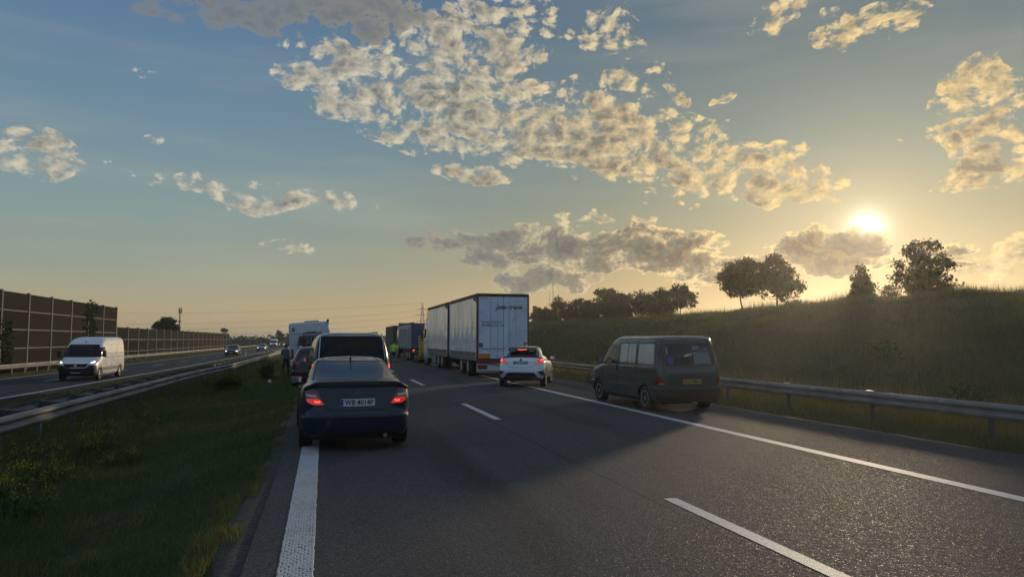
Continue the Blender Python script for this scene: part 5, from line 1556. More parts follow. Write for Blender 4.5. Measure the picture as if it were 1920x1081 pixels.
# ---- oncoming cars
def oncoming(name, label, loc, paint, suv, rz=180.0):
    c = thing(name, label, 'car', loc, rz, None)
    k = 1.12 if suv else 1.0
    B_ = Body(c, body_mesh('body', [
        (.24, .22, .2, 4.2, .80, 5, 4), (.36, .36, .02, 4.42, .89, 4.6, 3.4), (.56 * k, .56 * k, .0, 4.5, .91, 4.4, 3.2), (.84 * k, .72 * k, .04, 4.36, .91, 4.2, 3.2), (.96 * k, .86 * k, .10, 3.9, .88, 4, 3.2), (1.02 * k, .95 * k, .3, 3.3, .83, 4, 3.4),
        (1.2 * k, 1.18 * k, .6, 2.9, .75, 4, 3.4), (1.36 * k, 1.36 * k, .85, 2.5, .66, 4, 3.4), (1.43 * k, 1.43 * k, 1.1, 2.2, .5, 3.6, 3.4), (1.46 * k, 1.46 * k, 1.5, 1.9, .05, 3, 3)], paint))
    arches(B_, (0.85, 3.6), .33, .91)
    B_.patch('windscreen', [(-.70, .99 * k), (.70, .99 * k), (.58, 1.36 * k), (-.58, 1.36 * k)], 'front', 'glass', r=.06)
    B_.patch('grille', [(-.42, .46 * k), (.42, .46 * k), (.46, .66 * k), (-.46, .66 * k)], 'front', 'gap', off=.008, r=.03)
    B_.patch('lower_intake', [(-.6, .30 * k), (.6, .30 * k), (.55, .40 * k), (-.55, .40 * k)], 'front', 'gap', off=.008, r=.03)
    B_.patch('headlamp', [(.52, .60 * k), (.82, .64 * k), (.84, .73 * k), (.52, .68 * k)], 'front', 'lamp_clear', off=.010, res=.04, r=.02, mirror=True)
    B_.patch('headlamp_beam', [(.58, .61 * k), (.78, .64 * k), (.78, .71 * k), (.58, .67 * k)], 'front', 'head_lit', off=.016, res=.04, r=.02, mirror=True)
    plate(B_, 0, .48 * k, .52, .114, '', view='front', blue=False)
    for s_ in ('left', 'right'): B_.patch('side_window', [(.9, 1.0 * k), (3.1, .98 * k), (2.5, 1.32 * k), (1.2, 1.33 * k)], s_, 'glass', r=.05)
    mirror(B_, -1, 1.0, 2.9, 1.0 * k, .2, .15, .1, paint); mirror(B_, 1, 1.0, 2.9, 1.0 * k, .2, .15, .1, paint)
    for y in (.85, 3.6):
        for sx in (-1, 1): wheel(c, sx * .79, y, .33, .22, 'rim_silver', 5, side=sx)
    return c


c1 = oncoming('oncoming_car', 'black oncoming car with headlamps on, nearest behind the white van', (-12.45, 110.5, OZ), 'black_paint', True)
c2 = oncoming('oncoming_car', 'silver oncoming car with headlamps on in front of the far white van', (-12.35, 159, OZ), 'silver_paint', False)
c3 = copy_tree(c1); c3.location = (-12.9, 242, OZ); c3['label'] = 'distant dark oncoming car just beside the walking man'
c4 = copy_tree(c2); c4.location = (-11.0, 275, OZ); c4['label'] = 'farthest pale oncoming car next to the white camper'
# ------------------------------------------------------------------ trucks, camper
def curtain_box(root, L, W2, z0, z1, m='curtain', straps=True, strap_from=0.0):
    """a curtain-sided load box, rear at y = 0; left and right curtains, roof, frame, floor rail"""
    mb = MB(); mb.box(-W2 + .03, W2 - .03, .06, L - .03, z0, z1 - .03); mb.build('cargo_box', 'sheet_white', root)
    # curtains: slightly billowed sheets
    for s in (-1, 1):
        V, F = [], []; nu, nv = 60, 26
        for i in range(nu + 1):
            for j in range(nv + 1):
                u, v = i / nu, j / nv
                b = .012 * math.sin(u * L * 5.2 + 2.0 * v) * math.sin(v * 3.1) + .010 * math.sin(u * L * 2.1 - v * 4) + .018 * math.sin(math.pi * u) * math.sin(math.pi * v)
                V.append((s * (W2 + .004 + b * .8), .14 + u * (L - .26), z0 + .10 + v * (z1 - z0 - .24)))
        for i in range(nu):
            for j in range(nv): a = i * (nv + 1) + j; F.append((a, a + 1, a + nv + 2, a + nv + 1) if s > 0 else (a, a + nv + 1, a + nv + 2, a + 1))
        link(bpy.data.objects.new('side_curtain', mesh_np('side_curtain', V, F, (m,), True)), root)
        mb = MB(); mb.box(min(s * W2, s * (W2 + .035)), max(s * W2, s * (W2 + .035)), .10, L - .08, z0 - .10, z0 + .03); mb.build('side_rail', 'steel', root)
        mb = MB(); mb.box(min(s * W2, s * (W2 + .03)), max(s * W2, s * (W2 + .03)), .08, L - .06, z1 - .15, z1 - .02); mb.build('roof_rail', 'dark_metal', root)
        st, bk = MB(), MB()
        n = int(L / .30)
        for k in range(n):
            y = .32 + k * (L - .6) / (n - 1); x0, x1 = sorted((s * (W2 + .03), s * (W2 + .05)))
            st.box(x0, x1, y - .028, y + .028, z0 - .06, z0 + .30)
            bk.box(x0 + (.004 * s), x1 + (.006 * s), y - .045, y + .045, z0 + .02, z0 + .09)
        if s < 0 or True:
            tag(st.build('strap', 'tarp_dark', root), kind='stuff'); tag(bk.build('buckle', 'steel', root), kind='stuff')
        # a slanting row of pale patches and thin grey seams
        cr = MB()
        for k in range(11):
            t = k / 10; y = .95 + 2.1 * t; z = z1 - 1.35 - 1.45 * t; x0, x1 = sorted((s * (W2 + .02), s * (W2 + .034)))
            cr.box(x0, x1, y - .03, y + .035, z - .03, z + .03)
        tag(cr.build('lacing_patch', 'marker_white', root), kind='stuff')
        se = MB()
        for zz in (z0 + .48 * (z1 - z0), z0 + .27 * (z1 - z0)):
            x0, x1 = sorted((s * (W2 + .018), s * (W2 + .026))); se.box(x0, x1, .15, L - .12, zz - .012, zz + .012)
        for yy in np.linspace(.2, L - .2, 7)[1:-1]:
            x0, x1 = sorted((s * (W2 + .018), s * (W2 + .024))); se.box(x0, x1, yy - .007, yy + .007, z0 + .2, z1 - .2)
        tag(se.build('curtain_seam', 'sheet_ghost', root), kind='stuff')
    mb = MB(); mb.box(-W2 - .01, W2 + .01, 0, L, z1 - .03, z1 + .03, .02); mb.build('roof', 'tarp_dark', root)


def axle_pair(root, y, r, w, x, dual=True, rim='rim_silver'):
    for s in (-1, 1):
        wheel(root, s * x, y, r, w, rim, 0, side=s, rr=.56)
        if dual: wheel(root, s * (x - w - .03), y, r, w, 'rim_dark', 0, side=s, rr=.56)
    mb = MB(); mb.tube([(-x, y, r), (x, y, r)], .07, 8); mb.build('axle', 'dark_metal', root)


GT = -0.118
tr = thing('cargo_trailer', 'white curtain-sided trailer with dark lettering on its rear doors', 'trailer', (8.29, 33.0, GT), 0.0)
L, W2, z0, z1 = 7.45, 1.275, .92, 3.98
curtain_box(tr, L, W2, z0, z1)
for s in (-1, 1):
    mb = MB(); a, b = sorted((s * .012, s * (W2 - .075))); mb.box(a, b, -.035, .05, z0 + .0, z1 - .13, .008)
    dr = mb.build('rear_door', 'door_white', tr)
    for zz in (z0 + .5, z0 + 1.3, z0 + 2.2):
        mb = MB(); e = s * (W2 - .075); a, b = sorted((e, e - s * .16)); mb.box(a, b, -.052, -.034, zz - .03, zz + .03); mb.build('hinge', 'sheet_ghost', dr)
    for q in (.28, .62):
        mb = MB(); mb.tube([(s * q, -.055, z0 + .02), (s * q, -.055, z1 - .18)], .013, 6); mb.build('lock_rod', 'sheet_ghost', dr)
    mb = MB(); a, b = sorted((s * (W2 - .072), s * (W2 + .02))); mb.box(a, b, -.03, .12, z0 - .10, z1 - .02, .008); mb.build('corner_post', 'maroon', tr)
mb = MB(); mb.box(-W2 + .06, W2 - .06, -.03, .08, z1 - .125, z1 - .035, .008); mb.build('header', 'tarp_dark', tr)
mb = MB(); mb.box(-W2, W2, -.05, .15, .70, .90, .01); mb.build('rear_beam', 'maroon', tr)
mb = MB(); mb.box(-W2 + .02, W2 - .02, .10, .16, .27, .69, .01); mb.build('bumper_panel', 'sheet_white', tr)
mb = MB(); mb.box(-W2 + .05, W2 - .05, .04, .12, .24, .36, .02); mb.build('underrun_bar', 'galvanised', tr)
for s in (-1, 1):
    mb = MB(); mb.box(s * .98 - .23, s * .98 + .23, .06, .11, .42, .60, .015); lm = mb.build('tail_lamp', 'black_plastic', tr)
    for q, mm in ((-.13, 'lamp_red_low'), (0, 'lamp_red'), (.13, 'lamp_red_low')):
        mb = MB(); mb.lathe([(.045, .058), (.065, .05)], 'y', 14, (s * .98 + q, 0, .51)); mb.build('lamp_lens', mm, lm, True)
hz = MB(); hz.tube([(-.72, .08, .66), (-.45, .05, .64), (-.2, .05, .56), (0.0, .07, .47), (.2, .09, .45)], .016, 6); hz.build('cable', 'black_plastic', tr, True)
mb = MB(); mb.box(-1.22, -.67, -.047, -.036, .935, 1.125, .003); o = mb.build('reflector_plate', 'reflect_orange', tr)
mb = MB(); mb.box(-1.235, -.655, -.043, -.0355, .92, 1.14); mb.build('plate_rim', 'maroon', o)
mb = MB(); mb.box(-1.19, -1.0, -.046, -.036, 1.43, 1.66, .003); mb.build('notice_plate', 'ink_grey', tr)
mb = MB(); mb.box(1.01, 1.19, -.046, -.036, 1.46, 1.68, .003); o = mb.build('notice_sticker', 'ink_grey', tr)
mb = MB(); mb.prism([(1.05, 1.5), (1.15, 1.5), (1.15, 1.6), (1.10, 1.65), (1.05, 1.58)], 'y', -.050, -.045); mb.build('sticker_print', 'reflect_orange', o)
yl = -.040
lettering('Jata-trans', .30, 'ink', tr, (.27, yl, 3.36), 'rear', shear=.28, bold=.006, width=1.36, depth=.004)
mb = MB(); mb.box(.96, 1.17, yl - .004, yl + .003, 3.285, 3.297); mb.build('letter_stroke', 'ink', tr)
lettering('www.jata-trans.com', .13, 'ink_grey', tr, (-.57, yl, 2.645), 'rear', width=1.02, depth=.004, bold=.002)
lettering('office@jata-trans.com', .13, 'ink_grey', tr, (-.52, yl, 2.50), 'rear', width=1.12, depth=.004, bold=.002)
lettering('Transport Bohemen PT', .12, 'ink_grey', tr, (-.48, yl, 1.375), 'rear', width=1.18, depth=.004, bold=.002)
lettering('PL', .08, 'ink_grey', tr, (-1.14, yl, 1.22), 'rear', depth=.004)
lettering('GSB', .16, 'sheet_ghost', tr, (-.35, yl, 1.03), 'rear', width=.40, depth=.004)
mb = MB(); mb.box(-1.18, -.78, yl - .004, yl + .003, 3.775, 3.815); mb.build('maker_strip', 'reflect_orange', tr)
gp = [(.16, 1.55), (.95, 1.55), (1.05, 2.3), (.98, 2.8), (.80, 3.08), (.58, 3.02), (.44, 2.75), (.34, 2.35), (.22, 2.1)]
mb = MB(); mb.prism(rounded(gp, .2), 'y', yl - .001, yl + .004); mb.build('faded_print', 'sheet_ghost2' if 'sheet_ghost2' in MT else reg('sheet_ghost2', (0.49, 0.585, 0.68), .40, var=.14, vscale=2.2) and 'sheet_ghost2', tr)
# tensioner flap at the upper corner
mb = MB(); mb.prism([(.10, 3.62), (.62, 3.70), (.62, 3.86), (.30, 3.84)], 'x', -W2 - .06, -W2 - .035); mb.build('curtain_flap', 'tarp_dark', tr)
mb = MB(); mb.box(-.42, .42, .2, 9.2, .66, .86); mb.build('chassis', 'dark_metal', tr)
mb = MB(); mb.box(-1.18, 1.18, .3, 7.2, .78, .90); mb.build('floor', 'dark_metal', tr)
for y in (2.55, 4.35): axle_pair(tr, y, .48, .27, 1.08)
for s in (-1, 1):
    mb = MB(); mb.box(s * 1.20 - .02, s * 1.20 + .02, 5.1, 7.2, .36, .46, .01); mb.build('side_guard', 'galvanised', tr)
    mb = MB(); mb.box(s * 1.05 - .16, s * 1.05 + .16, 3.2, 3.7, .60, .76, .03); mb.build('mudguard', 'black_plastic', tr)

tk = thing('box_truck', 'white curtain-sided truck coupled ahead of the lettered trailer', 'truck', (8.29, 41.2, GT), 0.0)
curtain_box(tk, 8.3, W2, z0, z1)
for s in (-1, 1):
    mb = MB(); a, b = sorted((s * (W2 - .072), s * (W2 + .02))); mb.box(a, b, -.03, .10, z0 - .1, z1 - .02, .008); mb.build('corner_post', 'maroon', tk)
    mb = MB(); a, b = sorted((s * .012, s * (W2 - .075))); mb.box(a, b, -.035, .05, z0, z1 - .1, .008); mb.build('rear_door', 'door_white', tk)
mb = MB(); mb.prism([(.10, 3.62), (.72, 3.72), (.72, 3.88), (.30, 3.86)], 'x', -W2 - .06, -W2 - .035); mb.build('curtain_flap', 'tarp_dark', tk)
mb = MB(); mb.box(-.42, .42, -.6, 10.4, .62, .82); mb.build('chassis', 'dark_metal', tk)
for y in (2.5, 3.95): axle_pair(tk, y, .50, .29, 1.07)
axle_pair(tk, 9.3, .50, .29, 1.07, False)
for s in (-1, 1):
    mb = MB(); mb.box(s * 1.02 - .22, s * 1.02 + .22, 5.2, 6.3, .25, .82, .06); mb.build('fuel_tank', 'galvanised', tk)
    mb = MB(); mb.box(s * 1.21 - .02, s * 1.21 + .02, 4.9, 7.9, .55, .66, .01); mb.build('side_guard', 'galvanised', tk)
B_ = Body(tk, body_mesh('cab', [(.55, .40, 8.55, 10.9, 1.20, 14, 6), (.9, .85, 8.5, 10.98, 1.245, 14, 6), (1.5, 1.5, 8.5, 10.98, 1.25, 14, 6), (2.2, 2.2, 8.5, 10.85, 1.24, 14, 6), (3.1, 3.1, 8.5, 10.6, 1.2, 14, 6), (3.45, 3.4, 8.55, 10.3, 1.12, 12, 6), (3.52, 3.48, 8.9, 9.9, .6, 8, 6)], 'white_paint'), 'cab')
for s_ in ('left', 'right'): B_.patch('door_window', [(9.5, 1.95), (10.55, 1.9), (10.35, 2.65), (9.5, 2.7)], s_, 'glass', r=.05)
B_.patch('windscreen', [(-1.05, 1.75), (1.05, 1.75), (1.0, 2.7), (-1.0, 2.7)], 'front', 'glass', r=.08)
mb = MB(); mb.box(-1.42, -1.28, 10.55, 10.72, 1.9, 2.55, .04); mb.box(1.28, 1.42, 10.55, 10.72, 1.9, 2.55, .04); mb.tube([(-1.4, 10.6, 2.5), (-1.1, 10.6, 2.5)], .02, 6); mb.build('side_mirror', 'black_plastic', tk, True)
# striped board on the front corner of the load box
for k in range(14):
    mb = MB(); zz = .95 + k * .20; mb.prism([(8.33, zz), (8.47, zz + .10), (8.47, zz + .30), (8.33, zz + .20)], 'x', -W2 - .05, -W2 - .03); mb.build('marker_stripe', 'marker_red' if k % 2 else 'marker_white', tk)

# yellow low-loader with its ramps folded up
ll = thing('low_loader_trailer', 'yellow low-loader trailer with raised loading ramps ahead of the white truck', 'trailer', (8.1, 53.4, GT), 0.0)
mb = MB(); mb.box(-.95, 1.2, .3, 5.3, .72, .92, .02); mb.build('deck', 'dark_metal', ll)
for s in (-1, 1):
    c = s * .78
    mb = MB(); mb.prism([(.0, .62), (.28, .62), (.62, 2.05), (.50, 2.12), (.30, 1.7)], 'x', c - .38, c - .30); mb.prism([(.0, .62), (.28, .62), (.62, 2.05), (.50, 2.12), (.30, 1.7)], 'x', c + .30, c + .38)
    rp = mb.build('ramp', 'machine_yellow', ll)
    for k in range(7):
        t = k / 6; mb = MB(); y = .04 + .44 * t; z = .68 + 1.32 * t; mb.box(c - .30, c + .30, y, y + .05, z, z + .09); mb.build('ramp_rung', 'machine_yellow', rp)
    mb = MB(); mb.box(c - .26, c + .26, .14, .17, .8, 1.7); mb.build('ramp_plate', 'machine_yellow', rp)
mb = MB(); mb.box(-1.2, 1.2, .1, .2, .34, .62, .01); mb.build('rear_beam', 'machine_yellow', ll)
for s in (-1, 1):
    mb = MB(); mb.box(s * .95 - .2, s * .95 + .2, .05, .1, .42, .54, .01); mb.build('tail_lamp', 'lamp_red', ll)
for y in (2.0, 3.2): axle_pair(ll, y, .40, .25, .95)

# blue tipper
tp = thing('tipper_trailer', 'blue tipper trailer with grey ribbed side and a lit red tail lamp', 'trailer', (8.32, 59.6, GT), 0.0)
Lt, wt = 10.2, 1.26
mb = MB(); mb.prism([(-wt, 1.10), (wt, 1.10), (wt, 3.05), (-wt, 3.05)], 'y', .08, Lt); mb.build('hopper', 'tipper_grey', tp)
mb = MB(); mb.box(-wt, wt, 0, .07, 1.05, 3.15, .01); gt = mb.build('tailgate', 'tipper_blue', tp)
for q in (-.95, -.45, 0, .45, .95):
    mb = MB(); mb.box(q - .05, q + .05, -.06, .0, 1.08, 3.08, .008); mb.build('gate_rib', 'tipper_blue', gt)
for zz in (1.14, 1.75, 2.5, 3.05):
    mb = MB(); mb.box(-wt, wt, -.045, .0, zz - .05, zz + .05, .008); mb.build('gate_rail', 'tipper_blue', gt)
for s in (-1, 1):
    for k in range(9):
        y = .5 + k * (Lt - .9) / 8; a, b = sorted((s * wt, s * (wt + .05))); mb = MB(); mb.box(a, b, y - .05, y + .05, 1.1, 2.72, .008); mb.build('side_rib', 'tipper_grey', tp)
    a, b = sorted((s * wt, s * (wt + .06))); mb = MB(); mb.box(a, b, .05, Lt, 2.72, 3.08, .01); mb.build('top_rail', 'tipper_grey', tp)
    mb = MB(); a, b = sorted((s * wt, s * (wt + .06))); mb.box(a, b, .05, Lt, 1.0, 1.12, .01); mb.build('lower_rail', 'tipper_blue', tp)
mb = MB(); mb.tube([(-1.1, .1, 3.16), (-1.1, Lt - .1, 3.2)], .11, 10); mb.build('rolled_tarp', 'tarp_dark', tp, True)
mb = MB(); mb.box(-wt, wt, Lt - .15, Lt + .2, 1.1, 3.42, .02); mb.build('headboard', 'tarp_dark', tp)
mb = MB(); mb.box(-.45, .45, .2, Lt + 1, .78, 1.04); mb.build('chassis', 'dark_metal', tp)
mb = MB(); mb.box(-1.2, 1.2, .05, .15, .58, .74, .01); mb.build('rear_beam', 'dark_metal', tp)
for s in (-1, 1):
    mb = MB(); mb.lathe([(-.0, .10), (.04, .10)], 'y', 14, (s * 1.02, .0, .88)); mb.build('tail_lamp', 'lamp_red_hot' if s < 0 else 'lamp_red', tp)
    mb = MB(); mb.box(s * 1.1 - .12, s * 1.1 + .12, 5.0, 6.2, .35, .95, .04); mb.build('tool_box', 'dark_metal', tp)
for y in (1.4, 2.7, 4.0): axle_pair(tp, y, .50, .30, 1.07, False)
tc_ = thing('tractor_unit', 'dark tractor cab pulling the blue tipper trailer', 'truck', (8.32, 70.3, GT), 0.0)
B_ = Body(tc_, body_mesh('cab', [(.6, .5, .1, 2.3, 1.15, 14, 6), (1.0, .9, .0, 2.4, 1.23, 14, 6), (2.2, 2.2, .0, 2.3, 1.22, 14, 6), (3.0, 3.0, .05, 2.1, 1.15, 12, 6), (3.2, 3.2, .4, 1.6, .6, 8, 6)], 'graphite_paint'), 'cab')
axle_pair(tc_, 1.4, .5, .3, 1.05, False)

gr = thing('cargo_trailer', 'dark green curtain trailer farthest ahead in the truck queue', 'trailer', (8.2, 74.0, GT), 0.0)
mb = MB(); mb.box(-1.27, 1.27, .05, 9.5, 1.0, 3.25, .02); mb.build('cargo_box', 'trailer_green', gr)
mb = MB(); mb.box(-1.24, 1.24, -.02, .05, 1.05, 3.18, .01); mb.build('rear_door', 'trailer_green', gr)
for q in (-.62, -.28, .28, .62):
    mb = MB(); mb.tube([(q, -.05, 1.05), (q, -.05, 3.15)], .02, 6); mb.build('lock_rod', 'dark_metal', gr)
for k in range(8):
    for s in (-1, 1):
        a, b = sorted((s * 1.27, s * 1.30)); mb = MB(); mb.box(a, b, .4 + k * 1.22, .5 + k * 1.22, 1.0, 3.2); mb.build('side_post', 'trailer_green', gr)
mb = MB(); mb.box(-1.2, 1.2, 0, .1, .5, .95, .01); mb.build('rear_beam', 'dark_metal', gr)
for y in (1.6, 2.9, 4.2): axle_pair(gr, y, .5, .3, 1.05, False)

# motorhome, leaning a little on the verge
cp = thing('motorhome', 'white motorhome with a rear rack standing on the left verge ahead of the estate car', 'motorhome', (-0.62, 40.0, -0.06), 0.0)
cp.rotation_euler = (0, R(-3.6), R(1.0))
B_ = Body(cp, body_mesh('body', [(.35, .35, .08, 6.6, 1.0, 16, 8), (.45, .45, .0, 6.8, 1.06, 16, 8), (.9, .9, .0, 6.85, 1.075, 18, 8), (1.9, 1.9, .0, 6.5, 1.075, 18, 8), (2.5, 2.45, .03, 6.0, 1.07, 18, 8), (2.66, 2.6, .06, 5.7, 1.05, 16, 8), (2.71, 2.66, .25, 5.2, .9, 10, 7), (2.73, 2.70, 1.5, 4.5, .1, 8, 6)], 'camper_white'))
B_.seam('band', [(-1.02, 2.09), (1.02, 2.09)], 'rear', 'camper_grey', .035, .006); B_.seam('band', [(-.95, 1.52), (.95, 1.52)], 'rear', 'camper_grey', .015, .005)
B_.patch('emblem', [(-.82 + .10 * math.cos(k), 2.33 + .10 * math.sin(k)) for k in np.linspace(0, 5.9, 16)], 'rear', 'ink', off=.006, res=.04)
B_.patch('emblem_band', [(-.93, 2.315), (-.71, 2.315), (-.71, 2.345), (-.93, 2.345)], 'rear', 'camper_white', off=.010, res=.04)
B_.patch('brake_light', [(-.15, 2.13), (.40, 2.15), (.40, 2.18), (-.15, 2.17)], 'rear', 'ink', off=.012, res=.05)
B_.patch('rear_window', [(-.55, 1.60), (.55, 1.60), (.55, 1.98), (-.55, 1.98)], 'rear', 'glass', off=.006, r=.05)
B_.patch('tail_lamp', [(.86, .80), (.98, .80), (.98, 1.30), (.86, 1.30)], 'rear', 'lamp_red', off=.008, r=.03, mirror=True)
for s_ in ('left', 'right'):
    B_.patch('side_window', [(1.0, 1.35), (1.9, 1.35), (1.9, 1.85), (1.0, 1.85)], s_, 'glass', r=.06)
mb = MB()
for q in (-.30, .35): mb.tube([(q, -.10, .95), (q, -.10, 2.13)], .022, 6)
for zz in (1.0, 1.45, 1.98, 2.12): mb.tube([(-.30, -.10, zz), (.35, -.10, zz)], .018, 6)
mb.build('rack', 'ink', cp, True)
for k, zz in enumerate((1.36, 1.52, 1.66, 1.80)):
    mb = MB(); mb.box(-.62, -.30, -.32, -.10, zz - .035, zz + .035, .01); mb.box(-.30, .42, -.26, -.12, zz - .02, zz + .02, .008); mb.build('rack_rail', 'ink', cp)
for q in (-.12, .08, .25):
    mb = MB(); mb.box(q - .03, q + .03, -.30, -.12, 1.62, 1.98, .01); mb.build('rack_clamp', 'camper_grey', cp)
mb = MB(); mb.box(.93, 1.06, .0, .16, 2.66, 2.80, .03); mb.build('camera_box', 'ink', cp)
mb = MB(); mb.box(-.25, .55, 1.2, 2.0, 2.70, 2.80, .03); mb.build('roof_hatch', 'camper_grey', cp)
for y in (1.9, 5.6):
    for s in (-1, 1): wheel(cp, s * .92, y, .34, .23, 'rim_silver', 6, side=s)
# ------------------------------------------------------------------ people
def skin_person(name, joints, edges, radii, fm_rules, label, loc, rz, scale=1.0):
    root = thing(name, label, 'person', loc, rz)
    names = list(joints); idx = {n: i for i, n in enumerate(names)}
    me = bpy.data.meshes.new('body'); me.from_pydata([joints[n] for n in names], [(idx[a], idx[b]) for a, b in edges], []); me.update()
    o = link(bpy.data.objects.new('body', me), root)
    sk = o.modifiers.new('skin', 'SKIN'); sk.use_smooth_shade = True
    for n in names:
        r = radii[n]; v = me.skin_vertices[0].data[idx[n]]; v.radius = r if isinstance(r, tuple) else (r, r); v.use_root = (n == 'pelvis')
    sb = o.modifiers.new('sub', 'SUBSURF'); sb.levels = sb.render_levels = 2
    bake(o)
    me = o.data; me.materials.clear()
    ms = []
    for p in me.polygons:
        c = p.center; m = fm_rules(c)
        if m not in ms: ms.append(m)
    for m in ms: me.materials.append(MT[m])
    for p in me.polygons: p.material_index = ms.index(fm_rules(p.center)); p.use_smooth = True
    o.scale = (scale,) * 3
    return root, o


def hand(J, E, Rr, side, wrist, d):
    """palm and five short finger chains"""
    w = Vector(wrist); d = Vector(d).normalized(); s = d.cross(Vector((0, 1, 0.2))).normalized()
    J['palm' + side] = tuple(w + d * .07); E.append(('wr' + side, 'palm' + side)); Rr['palm' + side] = (.034, .020)
    for k, (o, l) in enumerate(((-.030, .075), (-.010, .085), (.010, .080), (.028, .065))):
        a = w + d * .10 + s * o; J['fa%d' % k + side] = tuple(a); J['fb%d' % k + side] = tuple(a + d * l * .5 + Vector((0, .008, 0))); J['fc%d' % k + side] = tuple(a + d * l + Vector((0, .024, 0)))
        E += [('palm' + side, 'fa%d' % k + side), ('fa%d' % k + side, 'fb%d' % k + side), ('fb%d' % k + side, 'fc%d' % k + side)]
        for q in ('fa', 'fb', 'fc'): Rr['%s%d' % (q, k) + side] = .0085
    a = w + d * .04 + s * .035; J['ta' + side] = tuple(a); J['tb' + side] = tuple(a + d * .04 + s * .012 + Vector((0, .015, 0)))
    E += [('palm' + side, 'ta' + side), ('ta' + side, 'tb' + side)]; Rr['ta' + side] = .011; Rr['tb' + side] = .009


def base(J):
    E = [('pelvis', 'belly'), ('belly', 'chest'), ('chest', 'neck'), ('neck', 'head'), ('head', 'crown')]
    for s in 'LR':
        E += [('chest', 'sh' + s), ('sh' + s, 'el' + s), ('el' + s, 'wr' + s), ('pelvis', 'hip' + s), ('hip' + s, 'kn' + s), ('kn' + s, 'an' + s), ('an' + s, 'toe' + s)]
    Rr = dict(pelvis=(.16, .12), belly=(.155, .11), chest=(.175, .12), neck=.058, head=(.080, .095), crown=(.070, .085))
    for s in 'LR': Rr.update({'sh' + s: .075, 'el' + s: .050, 'wr' + s: .032, 'hip' + s: .095, 'kn' + s: .066, 'an' + s: .048, 'toe' + s: (.045, .03)})
    return E, Rr


def face(root, o, head, look, hair='hair', helmet=None, sc=1.0):
    """nose, ears, eyes and hair for a small figure; look is a unit direction in the person's frame"""
    h = Vector(head) * sc; f = Vector(look).normalized(); s = f.cross(Vector((0, 0, 1))).normalized()
    mb = MB(); mb.tube([h + f * .085 * sc + Vector((0, 0, .01)), h + f * .112 * sc + Vector((0, 0, -.02))], [.008, .014], 6); mb.build('nose', 'skin', root, True)
    for q in (-1, 1):
        e = MB(); e.lathe([(-.02, .006), (0, .018), (.01, .010)], 'x', 8, tuple(h + s * q * .085 * sc)); e.build('ear', 'skin', root, True)
        e = MB(); e.lathe([(-.006, .004), (0, .010), (.006, .004)], 'y', 8, tuple(h + s * q * .032 * sc + f * .086 * sc + Vector((0, 0, .02)))); e.build('eye', 'hair', root, True)
    m = MB(); m.box(*[v for a in ((h + f * .09 * sc).x - .022, (h + f * .09 * sc).x + .022) for v in (a,)], (h + f * .088 * sc).y - .004, (h + f * .088 * sc).y + .004, h.z - .055, h.z - .047); m.build('mouth', 'hair', root)
    N, Mq = 14, 8; V, F = [], []
    c = h + Vector((0, 0, .045)) - f * .012
    for i in range(Mq + 1):
        t = i / Mq * math.pi * .56
        for k in range(N):
            a = 2 * math.pi * k / N; V.append(c + Vector((math.cos(a) * math.sin(t) * .096, math.sin(a) * math.sin(t) * .112, math.cos(t) * .10)) * sc)
    for i in range(Mq):
        for k in range(N): F.append((i * N + k, i * N + (k + 1) % N, (i + 1) * N + (k + 1) % N, (i + 1) * N + k))
    link(bpy.data.objects.new('helmet' if helmet else 'hair', mesh_np('hair', V, F, (helmet or hair,), True)), root)


# man in grey shirt walking on the median verge, stooping forward
J = dict(pelvis=(0, 0, .92), belly=(0, .05, 1.10), chest=(0, .13, 1.32), neck=(.02, .22, 1.47), head=(.03, .29, 1.58), crown=(.03, .31, 1.66),
         shL=(-.19, .12, 1.38), elL=(-.27, .08, 1.10), wrL=(-.26, .20, .88), shR=(.19, .14, 1.38), elR=(.26, .18, 1.12), wrR=(.20, .36, .96),
         hipL=(-.10, 0, .88), knL=(-.16, .02, .48), anL=(-.20, -.22, .10), toeL=(-.22, -.08, .03), hipR=(.10, 0, .88), knR=(.14, .14, .48), anR=(.17, .14, .09), toeR=(.19, .30, .03))
E, Rr = base(J)
hand(J, E, Rr, 'L', J['wrL'], (0, .15, -1)); hand(J, E, Rr, 'R', J['wrR'], (0, .5, -1))
def rule(c):
    if c.z > 1.47: return 'skin'
    if c.z < .085: return 'shoe'
    if abs(c.x) > .185 and c.z < 1.16 and c.z > .6: return 'skin'
    if c.z > .93: return 'shirt_grey'
    return 'trousers_dark'
gz = float(height(-2.05, 42.6))
pr, po = skin_person('person', J, E, Rr, rule, 'man in grey shirt and dark trousers stooping beside the motorhome', (-2.05, 42.6, gz + .02), 14)
face(pr, po, J['head'], (0.1, .9, -.25))

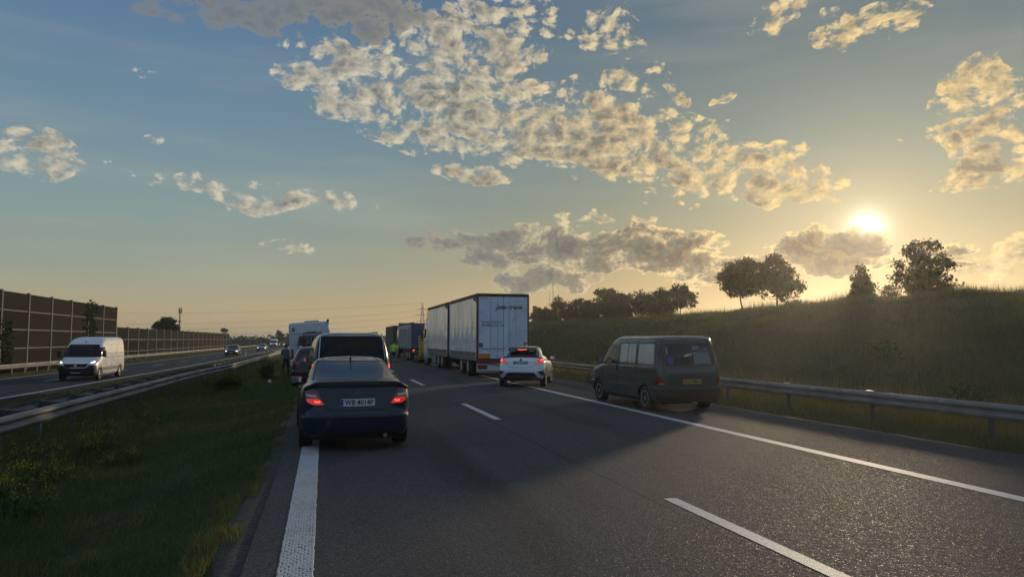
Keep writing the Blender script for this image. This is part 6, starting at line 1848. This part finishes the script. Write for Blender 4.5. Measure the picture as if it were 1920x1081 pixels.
# road worker in a bright yellow-green vest
J = dict(pelvis=(0, 0, .93), belly=(0, .01, 1.10), chest=(0, .02, 1.32), neck=(0, .04, 1.49), head=(0, .06, 1.60), crown=(0, .06, 1.68),
         shL=(-.20, 0, 1.40), elL=(-.29, .02, 1.14), wrL=(-.22, .18, .98), shR=(.20, 0, 1.40), elR=(.29, .02, 1.14), wrR=(.22, .18, .98),
         hipL=(-.10, 0, .88), knL=(-.13, .03, .48), anL=(-.15, 0, .09), toeL=(-.18, .14, .03), hipR=(.10, 0, .88), knR=(.14, .05, .48), anR=(.18, .03, .09), toeR=(.22, .16, .03))
E, Rr = base(J); Rr['chest'] = (.20, .14); Rr['belly'] = (.18, .13)
hand(J, E, Rr, 'L', J['wrL'], (.3, .6, -.7)); hand(J, E, Rr, 'R', J['wrR'], (-.3, .6, -.7))
def rule(c):
    if c.z > 1.50: return 'skin'
    if c.z < .085: return 'shoe'
    if abs(c.x) > .17 and c.z < 1.03 and c.z > .7 and c.y > .08: return 'skin'
    if 1.10 < c.z < 1.15 and abs(c.x) < .22: return 'reflective'
    if c.z > .95: return 'hivis'
    if .26 < c.z < .33 or .50 < c.z < .56: return 'reflective'
    return 'trousers_dark'
pr, po = skin_person('person', J, E, Rr, rule, 'road worker in bright yellow-green vest standing between the vans and trucks', (5.05, 53.6, road_z(5.05)), -8, .93)
face(pr, po, J['head'], (0, 1, 0), sc=.93)
# ------------------------------------------------------------------ thin evening haze that fills the low air
hb = MB(); hb.box(-6500, 6500, -900, 8000, -9.5, 19.2)
hz_m = bpy.data.materials.new('haze_air'); hz_m.use_nodes = True
hz_m.node_tree.nodes.clear()
vol = hz_m.node_tree.nodes.new('ShaderNodeVolumePrincipled')
vol.inputs['Color'].default_value = (0.92, 0.93, 0.95, 1)
vol.inputs['Density'].default_value = 0.0005
vol.inputs['Anisotropy'].default_value = 0.76
ho = hz_m.node_tree.nodes.new('ShaderNodeOutputMaterial'); hz_m.node_tree.links.new(vol.outputs[0], ho.inputs['Volume'])
MT['haze_air'] = hz_m
tag(hb.build('haze', 'haze_air'), 'thin evening haze hanging over the road', None, kind='stuff')
